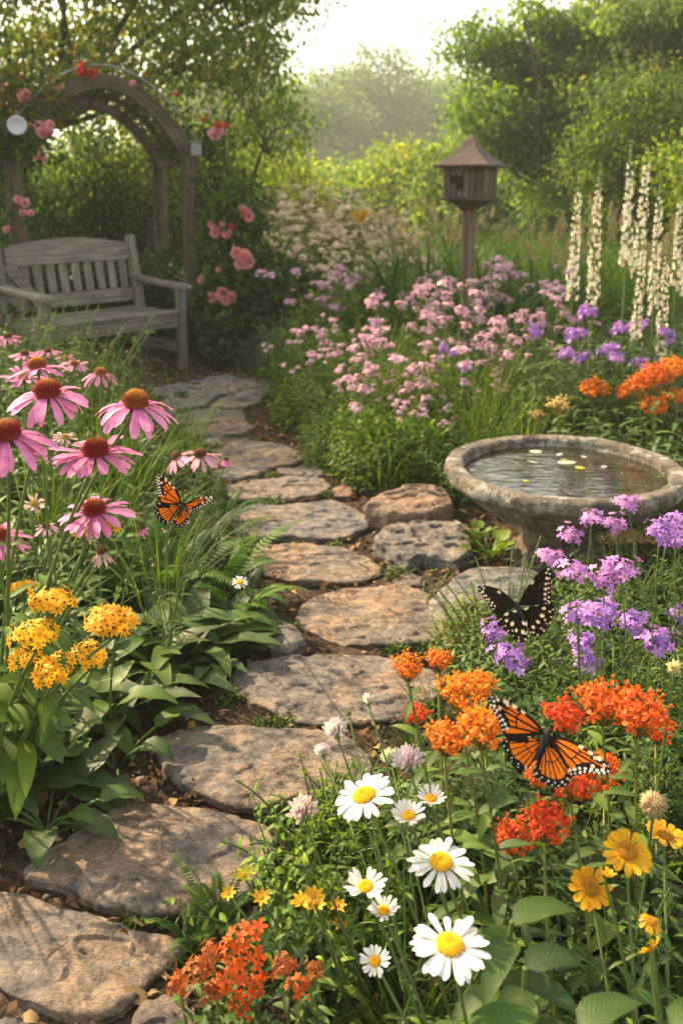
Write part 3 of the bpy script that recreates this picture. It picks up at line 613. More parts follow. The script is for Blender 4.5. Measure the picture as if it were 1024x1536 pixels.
# ------------------------------------------------------------------ bird house on its post
def make_birdhouse():
    c = at(697, 605, 5.75); c[2] = 0; x0, y0 = c[0], c[1]
    t = empty('bird_house', (x0, y0, 0), 'rustic brown wooden bird house with pointed roof on a post', 'bird house')
    W = (1, 1, 1); bw = M['brownwood']; a = R(-28); X = np.array([math.cos(a), math.sin(a), 0]); Y = np.array([-math.sin(a), math.cos(a), 0])
    sc = 5.75 / FPX; zb, zt = at(697, 300, 5.7)[2], at(697, 246, 5.7)[2]; zap = at(697, 207, 5.72)[2]; hw = .118
    mb = MB(); n = 12; z = np.linspace(-.05, zb - .02, n); q = rng.normal(0, .002, (n, 2)); sqv = []
    box(mb, (0, 0, (zb - .07) / 2), UP, X, Y, zb + .03, .068, .066, W, bev=.008); mb.build('post', bw, t, smooth=False)
    mb = MB()                                                           # funnel under the box
    a1 = np.array([[-1, -1], [1, -1], [1, 1], [-1, 1]]); lo = a1 * .036; hi = a1 * .092
    V = np.array([X * p[0] + Y * p[1] + UP * (zb - .062) for p in lo] + [X * p[0] + Y * p[1] + UP * (zb - .004) for p in hi])
    mb.add(V, [[0, 1, 5, 4], [1, 2, 6, 5], [2, 3, 7, 6], [3, 0, 4, 7], [3, 2, 1, 0], [4, 5, 6, 7]], (.7, .65, .62)); mb.build('bracket', bw, t, smooth=False)
    mb = MB(); box(mb, UP * (zb + .008), X, Y, UP, hw * 2 + .03, hw * 2 + .03, .022, (.62, .6, .6)); mb.build('floor_board', bw, t, smooth=False)
    H = zt - zb - .02; zc = zb + .02 + H / 2
    faces = ((-Y, X), (X, Y), (Y, -X), (-X, -Y))
    for fi, (N_, Tn) in enumerate(faces):
        mb = MB(); k = 6; w_ = 2 * hw / k
        for i in range(k):
            u = -hw + w_ * (i + .5); dep = rng.uniform(-.002, .003); cc = N_ * (hw + dep) + Tn * u
            tintv = (rng.uniform(.8, 1.15),) * 3
            if fi == 0 and i in (1, 2):                                 # entrance in the left face
                lowz, topz = zb + .02 + H * .22, zb + .02 + H * .62
                if i == 1: lowz = zb + .02 + H * .40
                box(mb, cc + UP * ((zb + .02 + lowz) / 2), UP, Tn, N_, lowz - zb - .02, w_ - .003, .014, tintv, bev=.002)
                box(mb, cc + UP * ((zt + topz) / 2), UP, Tn, N_, zt - topz, w_ - .003, .014, tintv, bev=.002)
            else: box(mb, cc + UP * zc, UP, Tn, N_, H, w_ - .003, .014, tintv, bev=.002)
        mb.build('wall', bw, t, smooth=False)
    mb = MB(); box(mb, UP * zc, X, Y, UP, hw * 1.8, hw * 1.8, H * .96, (.12, .1, .1)); mb.build('dark_core', bw, t, smooth=False)  # added near-black block; its colour stands in for shade inside the entrance
    prof = [(1.0, 0.), (.72, .18), (.5, .36), (.3, .6), (.16, .82), (.02, 1.)]; e = .168
    mb = MB(); offs = rng.uniform(0, 9)
    for fi in range(4):
        c1, c2 = a1[fi], a1[(fi + 1) % 4]; V = []; L = []
        for f, zf in prof:
            for s in np.linspace(0, 1, 7):
                p = (c1 * (1 - s) + c2 * s) * e * f; V.append(X * p[0] + Y * p[1] + UP * (zt - .012 + (zap - zt + .02) * zf)); L.append((zf * .3 + offs, s * .3 * f + fi, fi))
        i = np.arange(len(prof) - 1)[:, None] * 7 + np.arange(6)[None]
        mb.add(V, np.stack([i, i + 1, i + 8, i + 7], -1).reshape(-1, 4), (.95, .93, .95), 0, L)
    V = [X * p[0] * e + Y * p[1] * e + UP * (zt - .012) for p in a1] + [X * p[0] * e + Y * p[1] * e + UP * (zt - .026) for p in a1]
    mb.add(V, [[0, 4, 5, 1], [1, 5, 6, 2], [2, 6, 7, 3], [3, 7, 4, 0], [7, 6, 5, 4]], (.7, .68, .66))
    mb.build('roof', bw, t, smooth=False)
make_birdhouse()

# ------------------------------------------------------------------ bird bath
BATH = at(845, 703, 3.28); BATH[2] = 0
def lathe(mb, prof, n=120, col=(1, 1, 1), seed=0, amp=.004):
    th = np.arange(n) / n * 2 * np.pi; prof = np.array(prof); m = len(prof)
    V = np.stack([prof[:, None, 0] * np.cos(th), prof[:, None, 0] * np.sin(th), np.broadcast_to(prof[:, None, 1], (m, n))], -1)
    d = fbm(V * 6, 3, seed) * amp * 1.6 + fbm(V * 22, 4, seed + 9) * amp
    rad = nrm(np.concatenate([V[..., :2], np.zeros((m, n, 1))], -1)); V = V + rad * d[..., None]; V[..., 2] += fbm(V * 13 + 5, 3, seed + 3) * amp
    i = np.arange(m - 1)[:, None] * n; j = np.arange(n)[None]; j2 = (j + 1) % n
    mb.add(V.reshape(-1, 3), np.stack([i + j, i + j2, i + n + j2, i + n + j], -1).reshape(-1, 4), col)
def smoothprof(p, k=6):
    p = np.array(p, float); out = []
    for i in range(len(p) - 1):
        p0, p1, p2, p3 = p[max(i - 1, 0)], p[i], p[i + 1], p[min(i + 2, len(p) - 1)]
        for t in np.linspace(0, 1, k, endpoint=False):
            out.append(.5 * (2 * p1 + (p2 - p0) * t + (2 * p0 - 5 * p1 + 4 * p2 - p3) * t * t + (3 * p1 - p0 - 3 * p2 + p3) * t ** 3))
    return out + [p[-1]]
def make_bath():
    t = empty('birdbath', BATH, 'round weathered stone birdbath on a low pedestal filled with water', 'birdbath')
    mb = MB(); lathe(mb, smoothprof([(.0, .15), (.13, .155), (.24, .185), (.33, .24), (.386, .284), (.402, .300), (.413, .308), (.417, .326), (.413, .345), (.397, .354), (.368, .352), (.353, .342), (.347, .315), (.31, .275), (.2, .235), (.0, .22)], 5), 200, seed=2, amp=.0065); mb.build('bowl', M['bath'], t)
    mb = MB(); lathe(mb, smoothprof([(.17, -.05), (.168, .02), (.15, .06), (.135, .09), (.14, .13), (.155, .17)], 4), 70, (.9, .82, .72), seed=6, amp=.008); mb.build('pedestal', M['bath'], t)
    mb = MB(); n = 90; th = np.arange(n) / n * 2 * np.pi; mb.add(np.concatenate([np.stack([np.cos(th) * .356, np.sin(th) * .356, np.full(n, .318)], 1)]), [list(range(n))], (1, 1, 1)); mb.build('water_surface', M['water'], t)
    lab = ['pale petal floating near the back of the birdbath water', 'cream leaf floating at right of the birdbath water']
    for k in range(9):
        if k < 8: a = rng.uniform(0.1, 2.6); rr = rng.uniform(.1, .31)
        else: a = rng.uniform(2.8, 4.2); rr = rng.uniform(.15, .3)
        p = BATH + np.array([rr * math.cos(a), rr * math.sin(a), .3195]); mb = MB()
        for _ in range(1):
            q = rng.uniform(0, 6.3); blades(mb, p + np.array([rng.normal(0, .012), rng.normal(0, .008), rng.uniform(0, .0015)]), (math.cos(q), math.sin(q), 0), UP, rng.uniform(.02, .045) * (1.7 if k % 3 == 1 else 1), rng.uniform(.012, .022) * (2.2 if k % 3 == 1 else 1), 'round', .05, .03, (.5, .5, .42) if k % 4 else (.4, .4, .06), k=4)
        o = mb.build('floating_petal', M['white'], loc=p); tag(o, 'pale fallen petal floating on the birdbath water', 'petal', 'petals floating in the birdbath')
    # half buried stones at the foot of the bath
    for px, py, rr, lb in ((812, 862, .075, 'dark rough stone leaning on the birdbath pedestal'), (868, 868, .09, 'shaded stone right of the birdbath pedestal')):
        p = G(px, py); mb = MB(); n = 26; m = 14; ph = np.linspace(0.05, np.pi - .05, m)[:, None]; th = (np.arange(n) / n * 2 * np.pi)[None]
        V = np.stack([np.sin(ph) * np.cos(th), np.sin(ph) * np.sin(th) * .8, np.cos(ph) * .85 * np.ones_like(th)], -1); V = V * (rr * (1 + .22 * fbm(V * 1.8 + rr * 50, 4, 5)))[..., None]
        i = np.arange(m - 1)[:, None] * n; j = np.arange(n)[None]; j2 = (j + 1) % n
        mb.add(V.reshape(-1, 3) + UP * rr * .45, np.stack([i + j, i + n + j, i + n + j2, i + j2], -1).reshape(-1, 4), (.75, .7, .64)); o = mb.build('rock', M['grey']); o.location = tuple(p); tag(o, lb, 'rock', 'edging rocks')
make_bath()

# ------------------------------------------------------------------ leaf litter, twigs and pebbles
def make_litter():
    pal = np.array([S('54402e'), S('6e543a'), S('8a6c4a'), S('46352a'), S('a08258'), S('66462e'), S('3a2c22')])
    n = 24000; P = np.stack([rng.uniform(-1.5, 1.0, n), .95 + 6.3 * rng.uniform(0, 1, n) ** 1.25], 1)
    os_ = on_stone(P); keep = ~os_ | (rng.uniform(0, 1, n) > .985); P = P[keep]; n = len(P)
    z = np.where(os_[keep], .03, ground_z(P[:, 0], P[:, 1]))
    P = np.concatenate([P, (z + rng.uniform(.002, .016, n))[:, None]], 1)
    a = rng.uniform(0, 6.3, n); D = np.stack([np.cos(a), np.sin(a), rng.normal(.1, .28, n)], 1); N = np.stack([rng.normal(0, .45, n), rng.normal(0, .45, n), np.ones(n)], 1)
    c = pal[rng.integers(0, len(pal), n)] * rng.uniform(.6, 1.35, (n, 1)); L = rng.uniform(.012, .042, n) * np.where(rng.uniform(0, 1, n) < .06, 1.5, 1)
    mb = MB(); blades(mb, P, D, N, L, L * rng.uniform(.3, .6, n), 'ovate', rng.normal(.6, .9, n), rng.normal(.3, .3, n), c, c * .8, k=3)
    for _ in range(420):
        x, y = rng.uniform(-1.3, .9), .95 + 6 * rng.uniform() ** 1.3
        if on_stone([[x, y]])[0]: continue
        a = rng.uniform(0, 6.3); l = rng.uniform(.04, .16); d = np.array([math.cos(a), math.sin(a), rng.normal(0, .1)]) * l
        p = np.array([x, y, ground_z(np.array([x]), np.array([y]))[0] + .012]); tube(mb, curve(p, p + d, rng.normal(0, .012, 3), 5), rng.uniform(.0012, .003), pal[rng.integers(0, 7)] * .9, seg=4)
    tag(mb.build('leaf_litter', M['litter']), 'dry brown leaves and twigs strewn between the stones', 'leaf litter', kind='stuff')
    n = 2600; P = np.stack([rng.uniform(-1.2, .9, n), .95 + 6 * rng.uniform(0, 1, n) ** 1.2], 1)
    P = P[~on_stone(P)]; n = len(P)
    P = np.concatenate([P, (ground_z(P[:, 0], P[:, 1]) + .003)[:, None]], 1); mb = MB()
    pc = np.array([S('6b645c'), S('857b70'), S('56504a'), S('8a7460')])[rng.integers(0, 4, n)] * rng.uniform(.6, 1.1, (n, 1))
    blobs(mb, P, rng.gamma(2.5, .0015, n) + .0015, pc, sq=.65)
    tag(mb.build('gravel', M['litter']), 'small grey pebbles lying in the soil between the stones', 'gravel', kind='stuff')
make_litter()
rng = np.random.default_rng(31)
# ------------------------------------------------------------------ trees and shrubs
def crown(mb, lobes, ncl, per, leaf, cols, spread=.3, droop=.5, k=2, aspect=.5, shell=.45, mi=0):
    """leaf clusters through the crown's volume; lobes = [(centre, radii)]; returns the cluster centres"""
    vol = np.array([r[0] * r[1] * r[2] for _, r in lobes]) ** .75; which = rng.choice(len(lobes), ncl, p=vol / vol.sum())
    u = nrm(rng.normal(0, 1, (ncl, 3))); rad = (shell + (1 - shell) * rng.uniform(0, 1, ncl)) ** .8
    c0 = np.array([l[0] for l in lobes])[which]; rr = np.array([l[1] for l in lobes])[which]
    cc = c0 + u * rr * rad[:, None] * (1 + .25 * fbm(u * 2.3 + which[:, None] * 3.1, 3, 4))[:, None]
    cc = cc[cc[:, 2] > .15]; n = len(cc); cs = rng.uniform(.6, 1.3, n) * spread
    P = np.repeat(cc, per, 0); off = rng.normal(0, 1, P.shape) * np.array([1, 1, .7]) * np.repeat(cs, per)[:, None] * .55; P = P + off
    out = nrm(off + rng.normal(0, .5, P.shape) + np.array([0, 0, -droop]))
    N = nrm(rng.normal(0, .6, P.shape) + np.array([0, 0, .8]))
    cols = np.asarray(cols); ci = rng.integers(0, len(cols), n); cl = cols[ci] * rng.uniform(.75, 1.25, (n, 1))
    C = np.repeat(cl, per, 0) * rng.uniform(.75, 1.25, (len(P), 1)); L = leaf * rng.uniform(.65, 1.35, len(P))
    blades(mb, P, out, N, L, L * aspect, 'ovate', rng.uniform(.1, .8, len(P)), .12, C, k=k, wide=False)
    return cc
def limbs(mb, base, lobes, cc, r0, col, fork=.5, twigs=60):
    base = np.asarray(base, float)
    top = np.mean([l[0] for l in lobes], 0)
    f = base + (top - base) * fork; f[:2] += rng.normal(0, .08, 2)
    mid = curve(base, f, (rng.normal(0, .08), rng.normal(0, .08), 0), 8); tube(mb, mid, np.linspace(r0 * 1.25, r0 * .75, 8), col, seg=9)
    for c, rr in lobes:
        p = curve(f, c, rng.normal(0, .12, 3) * np.linalg.norm(np.asarray(c) - f) + np.array([0, 0, -.05]), 8); tube(mb, p, np.linspace(r0 * .62, r0 * .2, 8), col, seg=7)
    lc = np.array([l[0] for l in lobes])
    for i in rng.choice(len(cc), min(twigs, len(cc)), replace=False):
        a = lc[np.argmin(((lc - cc[i]) ** 2).sum(1))]; a = a * .75 + f * .25
        tube(mb, curve(a, cc[i], rng.normal(0, .1, 3), 6), np.linspace(r0 * .22, r0 * .04, 6), col, seg=5, cap=False)
def tree(base, lobes, ncl, per, leaf, cols, label, spread=.3, r0=.12, fork=.5, twigs=70, group=None, name='tree', cat='tree', bark=(.06, .048, .036), **kw):
    base = np.asarray(base, float); t = empty(name, base, label, cat, group)
    lb = [(np.asarray(c, float) - base, np.asarray(r, float)) for c, r in lobes]
    mb = MB(); cc = crown(mb, lb, ncl, per, leaf, cols, spread, **kw); mb.build('crown', M['tree'], t)
    mb = MB(); limbs(mb, (0, 0, -.05), lb, cc, r0, bark, fork, twigs); mb.build('trunk', M['bark'], t)
    return t
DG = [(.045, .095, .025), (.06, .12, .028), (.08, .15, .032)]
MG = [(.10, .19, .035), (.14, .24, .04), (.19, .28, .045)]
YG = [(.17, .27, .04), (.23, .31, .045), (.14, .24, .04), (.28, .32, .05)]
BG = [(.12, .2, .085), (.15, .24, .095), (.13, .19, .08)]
def X(px, Y): return (px - 512) / 1400. * Y * 1.0
def clumps(c, rad, n, size):           # many small lobes spread through a crown, with gaps between them
    out = []
    for i in range(n):
        u = nrm(rng.normal(0, 1, 3)) * rng.uniform(.25, 1) ** .5; q = size * rng.uniform(.65, 1.35); out.append((np.asarray(c) + u * np.asarray(rad), (q * 1.15, q, q * .62)))
    return out
# large tree over the arch
tree((-4.3, 11.0, 0), [((-4.6, 9.8, 3.7), (1.5, 1.3, 1.0)), ((-3.2, 10.2, 4.2), (1.5, 1.2, 1.0)), ((-1.9, 10.6, 3.9), (1.2, 1.2, .9)), ((-.9, 10.9, 3.7), (.8, .9, .65)),
      ((-1.35, 10.8, 2.85), (.75, .8, .55)), ((-3.9, 10.9, 2.7), (1.2, .9, .6)), ((-2.6, 11.2, 2.9), (1.0, .8, .55)), ((-3.0, 10.5, 5.3), (2.0, 1.4, .9)), ((-.2, 11.0, 3.98), (.55, .6, .32))],
     1750, 38, .08, MG[1:] + YG[:2] + DG[2:] + [(.24, .25, .04), (.28, .26, .045)], 'large broad tree with small leaves arching over the rose arch', .30, .07, .55, 170, droop=.9)
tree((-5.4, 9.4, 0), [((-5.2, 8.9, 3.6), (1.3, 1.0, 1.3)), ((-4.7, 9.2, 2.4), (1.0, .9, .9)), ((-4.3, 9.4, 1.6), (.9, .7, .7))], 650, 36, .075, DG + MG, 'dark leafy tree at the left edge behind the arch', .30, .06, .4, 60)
# slim stems and sunlit understorey behind the arch
for px, Y, h, lb in ((352, 11.2, 3.2, 'slim leaning tree stem right of the arch with dangling yellow green sprays'), (212, 11.6, 2.7, 'slim dark sapling seen through the arch')):
    x = X(px, Y); tree((x, Y, 0), [((x + .25, Y, h * .78), (.5, .5, .6)), ((x - .15, Y + .1, h * .55), (.45, .4, .5)), ((x + .5, Y - .1, h * .62), (.4, .4, .45))], 130, 30, .07, YG[:3] + MG, lb, .28, .05, .5, 40, droop=1.1)
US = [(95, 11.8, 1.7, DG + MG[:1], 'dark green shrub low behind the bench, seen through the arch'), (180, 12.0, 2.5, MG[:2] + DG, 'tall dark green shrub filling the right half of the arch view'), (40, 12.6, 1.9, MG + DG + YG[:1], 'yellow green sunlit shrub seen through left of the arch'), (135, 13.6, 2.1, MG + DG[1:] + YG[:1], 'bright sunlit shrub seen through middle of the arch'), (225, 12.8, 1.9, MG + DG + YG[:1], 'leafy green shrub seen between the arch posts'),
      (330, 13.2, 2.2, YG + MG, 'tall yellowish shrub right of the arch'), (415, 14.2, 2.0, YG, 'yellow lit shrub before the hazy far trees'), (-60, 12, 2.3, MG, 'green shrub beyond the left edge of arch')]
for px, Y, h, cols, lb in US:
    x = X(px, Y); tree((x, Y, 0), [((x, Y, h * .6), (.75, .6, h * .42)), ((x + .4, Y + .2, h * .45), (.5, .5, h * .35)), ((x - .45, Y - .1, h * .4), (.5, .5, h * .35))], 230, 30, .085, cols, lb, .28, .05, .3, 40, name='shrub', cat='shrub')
# hazy far trees in the gap
FT = [(455, 46, 6.6, 3.0), (515, 52, 8.6, 3.2), (575, 50, 8.9, 3.0), (640, 55, 8.4, 3.4), (700, 48, 7.0, 3.0), (395, 50, 7.5, 3.3), (780, 52, 9, 3.5), (330, 48, 8, 3.4)]
FL = ['leftmost rounded hazy tree in the far gap', 'tall hazy tree left of centre in the far gap', 'tallest hazy tree in the far gap with uneven top', 'hazy far tree above the bird house side', 'lower hazy far tree behind the yellow shrubs', 'far tree mostly hidden behind the left tree', 'far tree behind the big right tree', 'far tree glimpsed right of the arch']
for (px, Y, h, r), lb in zip(FT, FL):
    Y, h, r = Y * 1.75, 1.3 + (h - 1.3) * 1.75, r * 1.75; x = X(px, Y); lobes = [((x, Y, h * .72), (r * .7, r * .7, h * .26))]
    for q in range(5): a = q * 1.26 + rng.uniform(0, .6); lobes.append(((x + math.cos(a) * r * .6, Y + math.sin(a) * r * .5, h * rng.uniform(.35, .68)), (r * .5, r * .5, h * .2)))
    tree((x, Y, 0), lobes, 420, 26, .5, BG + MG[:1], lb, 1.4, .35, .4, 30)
# sunlit shrubs in the middle distance
MS = [(548, 22, 2.0, YG + MG, 'soft green shrub left of the bird house in middle distance'), (610, 24, 2.7, YG + MG[1:], 'yellow green shrub left of the bird house roof'), (655, 21, 3.1, YG, 'yellow topped tall shrub behind the bird house'), (505, 26, 2.0, MG + BG, 'low bluish green shrub under the hazy trees'),
      (720, 19, 2.4, MG, 'green shrub right behind the bird house'), (790, 18, 2.1, DG + MG, 'dark shrub between bird house and the white spires'), (450, 24, 2.0, MG + YG[:1], 'rounded shrub above the cream flowers')]
for px, Y, h, cols, lb in MS:
    x = X(px, Y); lobes = [((x + rng.uniform(-.9, .9), Y + rng.uniform(-.5, .5), h * rng.uniform(.3, .72)), (rng.uniform(.6, 1.0), .7, h * .28)) for _ in range(7)]
    tree((x, Y, 0), lobes, 330, 26, .14, cols, lb, .42, .07, .3, 30, name='shrub', cat='shrub')
# big trees on the right
x, Y = X(790, 16), 16
tree((x + .5, Y, 0), clumps((x - .05, Y, 3.0), (1.2, 1.0, 1.25), 24, .56) + clumps((x + 1.7, Y, 3.3), (1.4, 1.1, 1.15), 22, .65) + clumps((x + .8, Y - .2, 1.7), (1.7, .8, .8), 12, .55),
     2100, 30, .105, MG[:2] + MG + DG[1:] + [(.18, .24, .035)], 'tall spreading green tree right of the bird house', .30, .08, .5, 160, droop=.6, shell=.3)
x, Y = X(965, 14.5), 14.5
tree((x + .3, Y, 0), clumps((x + .5, Y, 3.4), (1.6, 1.1, 1.15), 24, .55), 950, 30, .10, MG + DG[1:] + BG[:1], 'tall airy tree at the upper right corner', .30, .07, .5, 120, droop=.6, shell=.3)
x, Y = X(955, 10.8), 10.8
tree((x + .2, Y, 0), [((x, Y, 2.1), (.75, .7, .55)), ((x - .45, Y, 1.6), (.55, .6, .55)), ((x + .55, Y, 1.8), (.6, .6, .6)), ((x + .1, Y - .2, 1.1), (.9, .6, .5)), ((x + .3, Y + .2, 2.5), (.45, .5, .28))], 430, 34, .062, DG + MG[:2] + [(.09, .11, .03)], 'dense dark rounded shrub behind the white flower spires', .24, .07, .35, 60, name='shrub', cat='shrub')
x, Y = X(1020, 8.2), 8.2
tree((x + .1, Y, 0), [((x, Y, 1.5), (.33, .4, .28)), ((x + .25, Y, 1.2), (.4, .4, .3))], 90, 30, .06, YG, 'small yellow green shrub at the right edge beside the spires', .18, .03, .4, 25, name='shrub', cat='shrub')
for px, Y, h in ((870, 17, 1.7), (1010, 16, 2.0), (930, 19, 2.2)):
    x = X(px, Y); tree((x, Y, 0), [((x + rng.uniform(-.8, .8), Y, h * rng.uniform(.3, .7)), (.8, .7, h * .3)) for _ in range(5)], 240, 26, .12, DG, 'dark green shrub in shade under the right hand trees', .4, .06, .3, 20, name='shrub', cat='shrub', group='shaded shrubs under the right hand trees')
# a far-off wood closes the view all round
mb = MB(); lobes = []
for a in np.arange(-62, 63, 3.2):
    rr = 124 + rng.uniform(-6, 8); lobes.append(((math.sin(R(a)) * rr, math.cos(R(a)) * rr, rng.uniform(2.6, 5.2)), (6, 5, rng.uniform(4, 6.6))))
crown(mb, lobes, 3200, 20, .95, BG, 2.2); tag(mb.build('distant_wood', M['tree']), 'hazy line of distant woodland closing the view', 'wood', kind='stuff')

# ------------------------------------------------------------------ the hazy morning air
mb = MB(); a_, b_ = np.array([-140., -8, -1.3]), np.array([140., 145, 18.])
q = np.array([[x, y, z] for x in (0, 1) for y in (0, 1) for z in (0, 1)]); mb.add(a_ + q * (b_ - a_), [[0, 1, 3, 2], [4, 6, 7, 5], [0, 4, 5, 1], [2, 3, 7, 6], [0, 2, 6, 4], [1, 5, 7, 3]], (1, 1, 1))
hm, hn, hb = newmat('morning_haze'); hn.nodes.remove(hb); pv_ = hn.nodes.new('ShaderNodeVolumePrincipled'); pv_.inputs['Color'].default_value = (.70, .72, .68, 1); pv_.inputs['Density'].default_value = .0028; pv_.inputs['Anisotropy'].default_value = .0
hn.links.new(pv_.outputs[0], hn.nodes['Material Output'].inputs['Volume']); tag(mb.build('haze', hm, smooth=False), kind='stuff')
rng = np.random.default_rng(41); random.seed(5)
# ------------------------------------------------------------------ plant kinds
def florets(mb, P, Nr, size, npet=5, wid=.55, up=.25, bend=.3, cb=(.5, .2, .5), ct=None, prof='petal', eye=None, eyer=.16, k=2, wide=False, mi=0):
    P = np.atleast_2d(P); n = len(P); Nr = nrm(np.broadcast_to(Nr, (n, 3))); size = arr(size, n)
    A = nrm(np.cross(Nr, np.array([.23, .71, .41]))); B = np.cross(Nr, A); ph = rng.uniform(0, 6.3, n)
    cb = np.broadcast_to(np.asarray(cb, float), (n, 3)); ct = cb if ct is None else np.broadcast_to(np.asarray(ct, float), (n, 3))
    for q in range(npet):
        a = ph + q * 2 * np.pi / npet + rng.normal(0, .08, n)
        r = A * np.cos(a)[:, None] + B * np.sin(a)[:, None]; u_ = up + rng.normal(0, .1, n)[:, None]
        blades(mb, P, nrm(r + Nr * u_), nrm(Nr - r * u_), size * rng.uniform(.88, 1.1, n), size * wid, prof, bend, .12, cb, ct, k=k, wide=wide, mi=mi)
    if eye is not None: blobs(mb, P + Nr * (size * .05)[:, None], size * eyer, eye, mi)
def dome(n, r, h, jit=.1):
    i = np.arange(n) + .5; a = i * 2.39996; q = np.sqrt(i / n); N = np.stack([q * np.cos(a), q * np.sin(a), np.sqrt(np.clip(1 - q * q, 0, 1)) * .9 + .25], 1)
    P = np.stack([q * np.cos(a) * r, q * np.sin(a) * r, h * np.sqrt(np.clip(1 - q * q * .92, 0, 1))], 1) * (1 + rng.normal(0, jit, (n, 1)))
    return P, nrm(N)
def rcol(base, n, v=.2): return np.asarray(base) * rng.uniform(1 - v, 1 + v, (n, 1)) * rng.uniform(.93, 1.07, (n, 3))
LG = [(.055, .125, .016), (.075, .155, .02), (.04, .095, .016), (.11, .20, .024)]       # leaf greens
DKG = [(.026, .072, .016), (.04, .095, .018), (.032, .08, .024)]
LIME = [(.17, .27, .03), (.13, .23, .025), (.22, .31, .04)]
GREYG = [(.11, .16, .09), (.14, .19, .11), (.09, .14, .08)]
def pick(cols, n, v=.2): return np.asarray(cols)[rng.integers(0, len(cols), n)] * rng.uniform(1 - v, 1 + v, (n, 1))
def stem_leaves(mb, P, L, W, cols, npair=6, lo=.15, hi=.95, prof='lance', bend=.9, taper=.55, up=.45, k=4, wide=True, fold=.2, single=False, cm=(.16, .22, .07)):
    P = np.asarray(P); T = nrm(np.gradient(P, axis=0)); n = len(P); s = np.linspace(lo, hi, npair) * (n - 1)
    ph = rng.uniform(0, 6.3)
    for i, q in enumerate(s):
        f = int(min(q, n - 2)); w_ = q - f; p = P[f] * (1 - w_) + P[f + 1] * w_; t = T[f]
        a0 = ph + i * (2.4 if single else 1.57) + rng.normal(0, .25)
        A = nrm(np.cross(t, [.3, .8, .1])); B = np.cross(t, A); sc = 1 - taper * i / max(npair - 1, 1)
        for m_ in range(1 if single else 2):
            a = a0 + m_ * np.pi; r = A * math.cos(a) + B * math.sin(a); u_ = up + rng.normal(0, .15)
            c = pick(cols, 1)
            blades(mb, p, nrm(r + t * u_), nrm(t - r * u_ + UP * .3), L * sc * rng.uniform(.8, 1.2), W * sc * rng.uniform(.85, 1.15), prof, bend * rng.uniform(.5, 1.4), fold, c, c * 1.1, c * .3 + np.array(cm) * .9, k=k, wide=wide, wav=.08)
class Proto:
    every = []
    def __init__(s, root): s.root = root; s.used = False; Proto.every.append(s)
    def put(s, loc, rz=None, sc=1., label=None, group=None, sz=None, tilt=(0, 0)):
        rz = rng.uniform(0, 6.28) if rz is None else rz
        if not s.used:
            s.used = True; r = s.root; r.location = tuple(loc); r.rotation_euler = (tilt[0], tilt[1], rz); r.scale = (sc, sc, sz or sc)
            if label: r['label'] = label
            if group: r['group'] = group
            return r
        return dup(s.root, loc, rz, sc, label, group, sz, tilt)
def mesh_thing(name, mb, mats, label, cat, group=None): return tag(mb.build(name, mats), label, cat, group)
SM = [M['leaf'], M['stem']]
def herb(h=.4, nst=9, L=.08, W=.022, cols=LG, spread=.12, npair=7, lean=.5, prof='lance', up=.45, bend=.9, single=False, k=4, srad=.003, scol=(.08, .13, .03)):
    mb = MB(); tops = []
    for i in range(nst):
        a = rng.uniform(0, 6.3); r = rng.uniform(0, spread) ; b = np.array([math.cos(a) * r, math.sin(a) * r, -.02]); hh = h * rng.uniform(.7, 1.1)
        d = np.array([math.cos(a), math.sin(a), 0]) * lean * hh * rng.uniform(.2, 1); p = curve(b, b + d + UP * hh, (-d[0] * .1, -d[1] * .1, .02), 8)
        tube(mb, p, np.linspace(srad, srad * .5, 8), scol, 5, 1, cap=False); stem_leaves(mb, p, L, W, cols, npair, prof=prof, up=up, bend=bend, single=single, k=k); tops.append((p[-1], nrm(p[-1] - p[-2])))
    return mb, tops
def grass_clump(n=70, h=.45, w=.007, cols=LG, spread=.08, bend=1.0, lean=.5, k=6, prof='grass'):
    mb = MB(); a = rng.uniform(0, 6.3, n); r = spread * np.sqrt(rng.uniform(0, 1, n)); P = np.stack([np.cos(a) * r, np.sin(a) * r, np.full(n, -.02)], 1)
    b = a + rng.normal(0, .7, n); D = np.stack([np.cos(b), np.sin(b), 0 * b], 1) * (lean * rng.uniform(.1, 1, n))[:, None] + UP
    N = nrm(UP * 1. - np.stack([np.cos(b), np.sin(b), 0 * b], 1) * 3 * 1.0) ; N = -nrm(np.stack([-np.cos(b), -np.sin(b), 0 * b], 1)) * -1
    c = pick(cols, n, .25); blades(mb, P, D, N, h * rng.uniform(.55, 1.1, n), w * rng.uniform(.7, 1.3, n), prof, bend * rng.uniform(.3, 1.5, n), .25, c * .9, c * 1.15, k=k)
    return mb
def fern(nfr=12, h=.3, cols=LG, np_=20, pl=.035, lean=1.3, pw=.22):
    mb = MB()
    for i in range(nfr):
        a = i * 2.4 + rng.normal(0, .3); d = np.array([math.cos(a), math.sin(a), 0]); l = h * rng.uniform(.75, 1.2)
        p = curve((0, 0, 0), d * l * lean * rng.uniform(.5, 1) + UP * l * rng.uniform(.35, .9), UP * l * .25, 12); T = nrm(np.gradient(p, axis=0)); c = pick(cols, 1)[0]
        tube(mb, p, np.linspace(.002, .0007, 12), c, 4, 1, cap=False)
        t = np.linspace(.12, .99, np_); idx = t * 11; f = np.minimum(idx.astype(int), 10); w_ = (idx - f)[:, None]; Q = p[f] * (1 - w_) + p[f + 1] * w_; Tq = T[f]
        side = nrm(np.cross(Tq, UP)); nn = nrm(np.cross(side, Tq)); ln = pl * np.sin(np.pi * (t * .85 + .13)) * rng.uniform(.85, 1.15, np_)
        for sg in (-1, 1): blades(mb, Q, side * sg + Tq * .45, nn, ln, ln * pw + .003, 'lance', .5, .2, c, c * 1.15, k=3)
    return mb
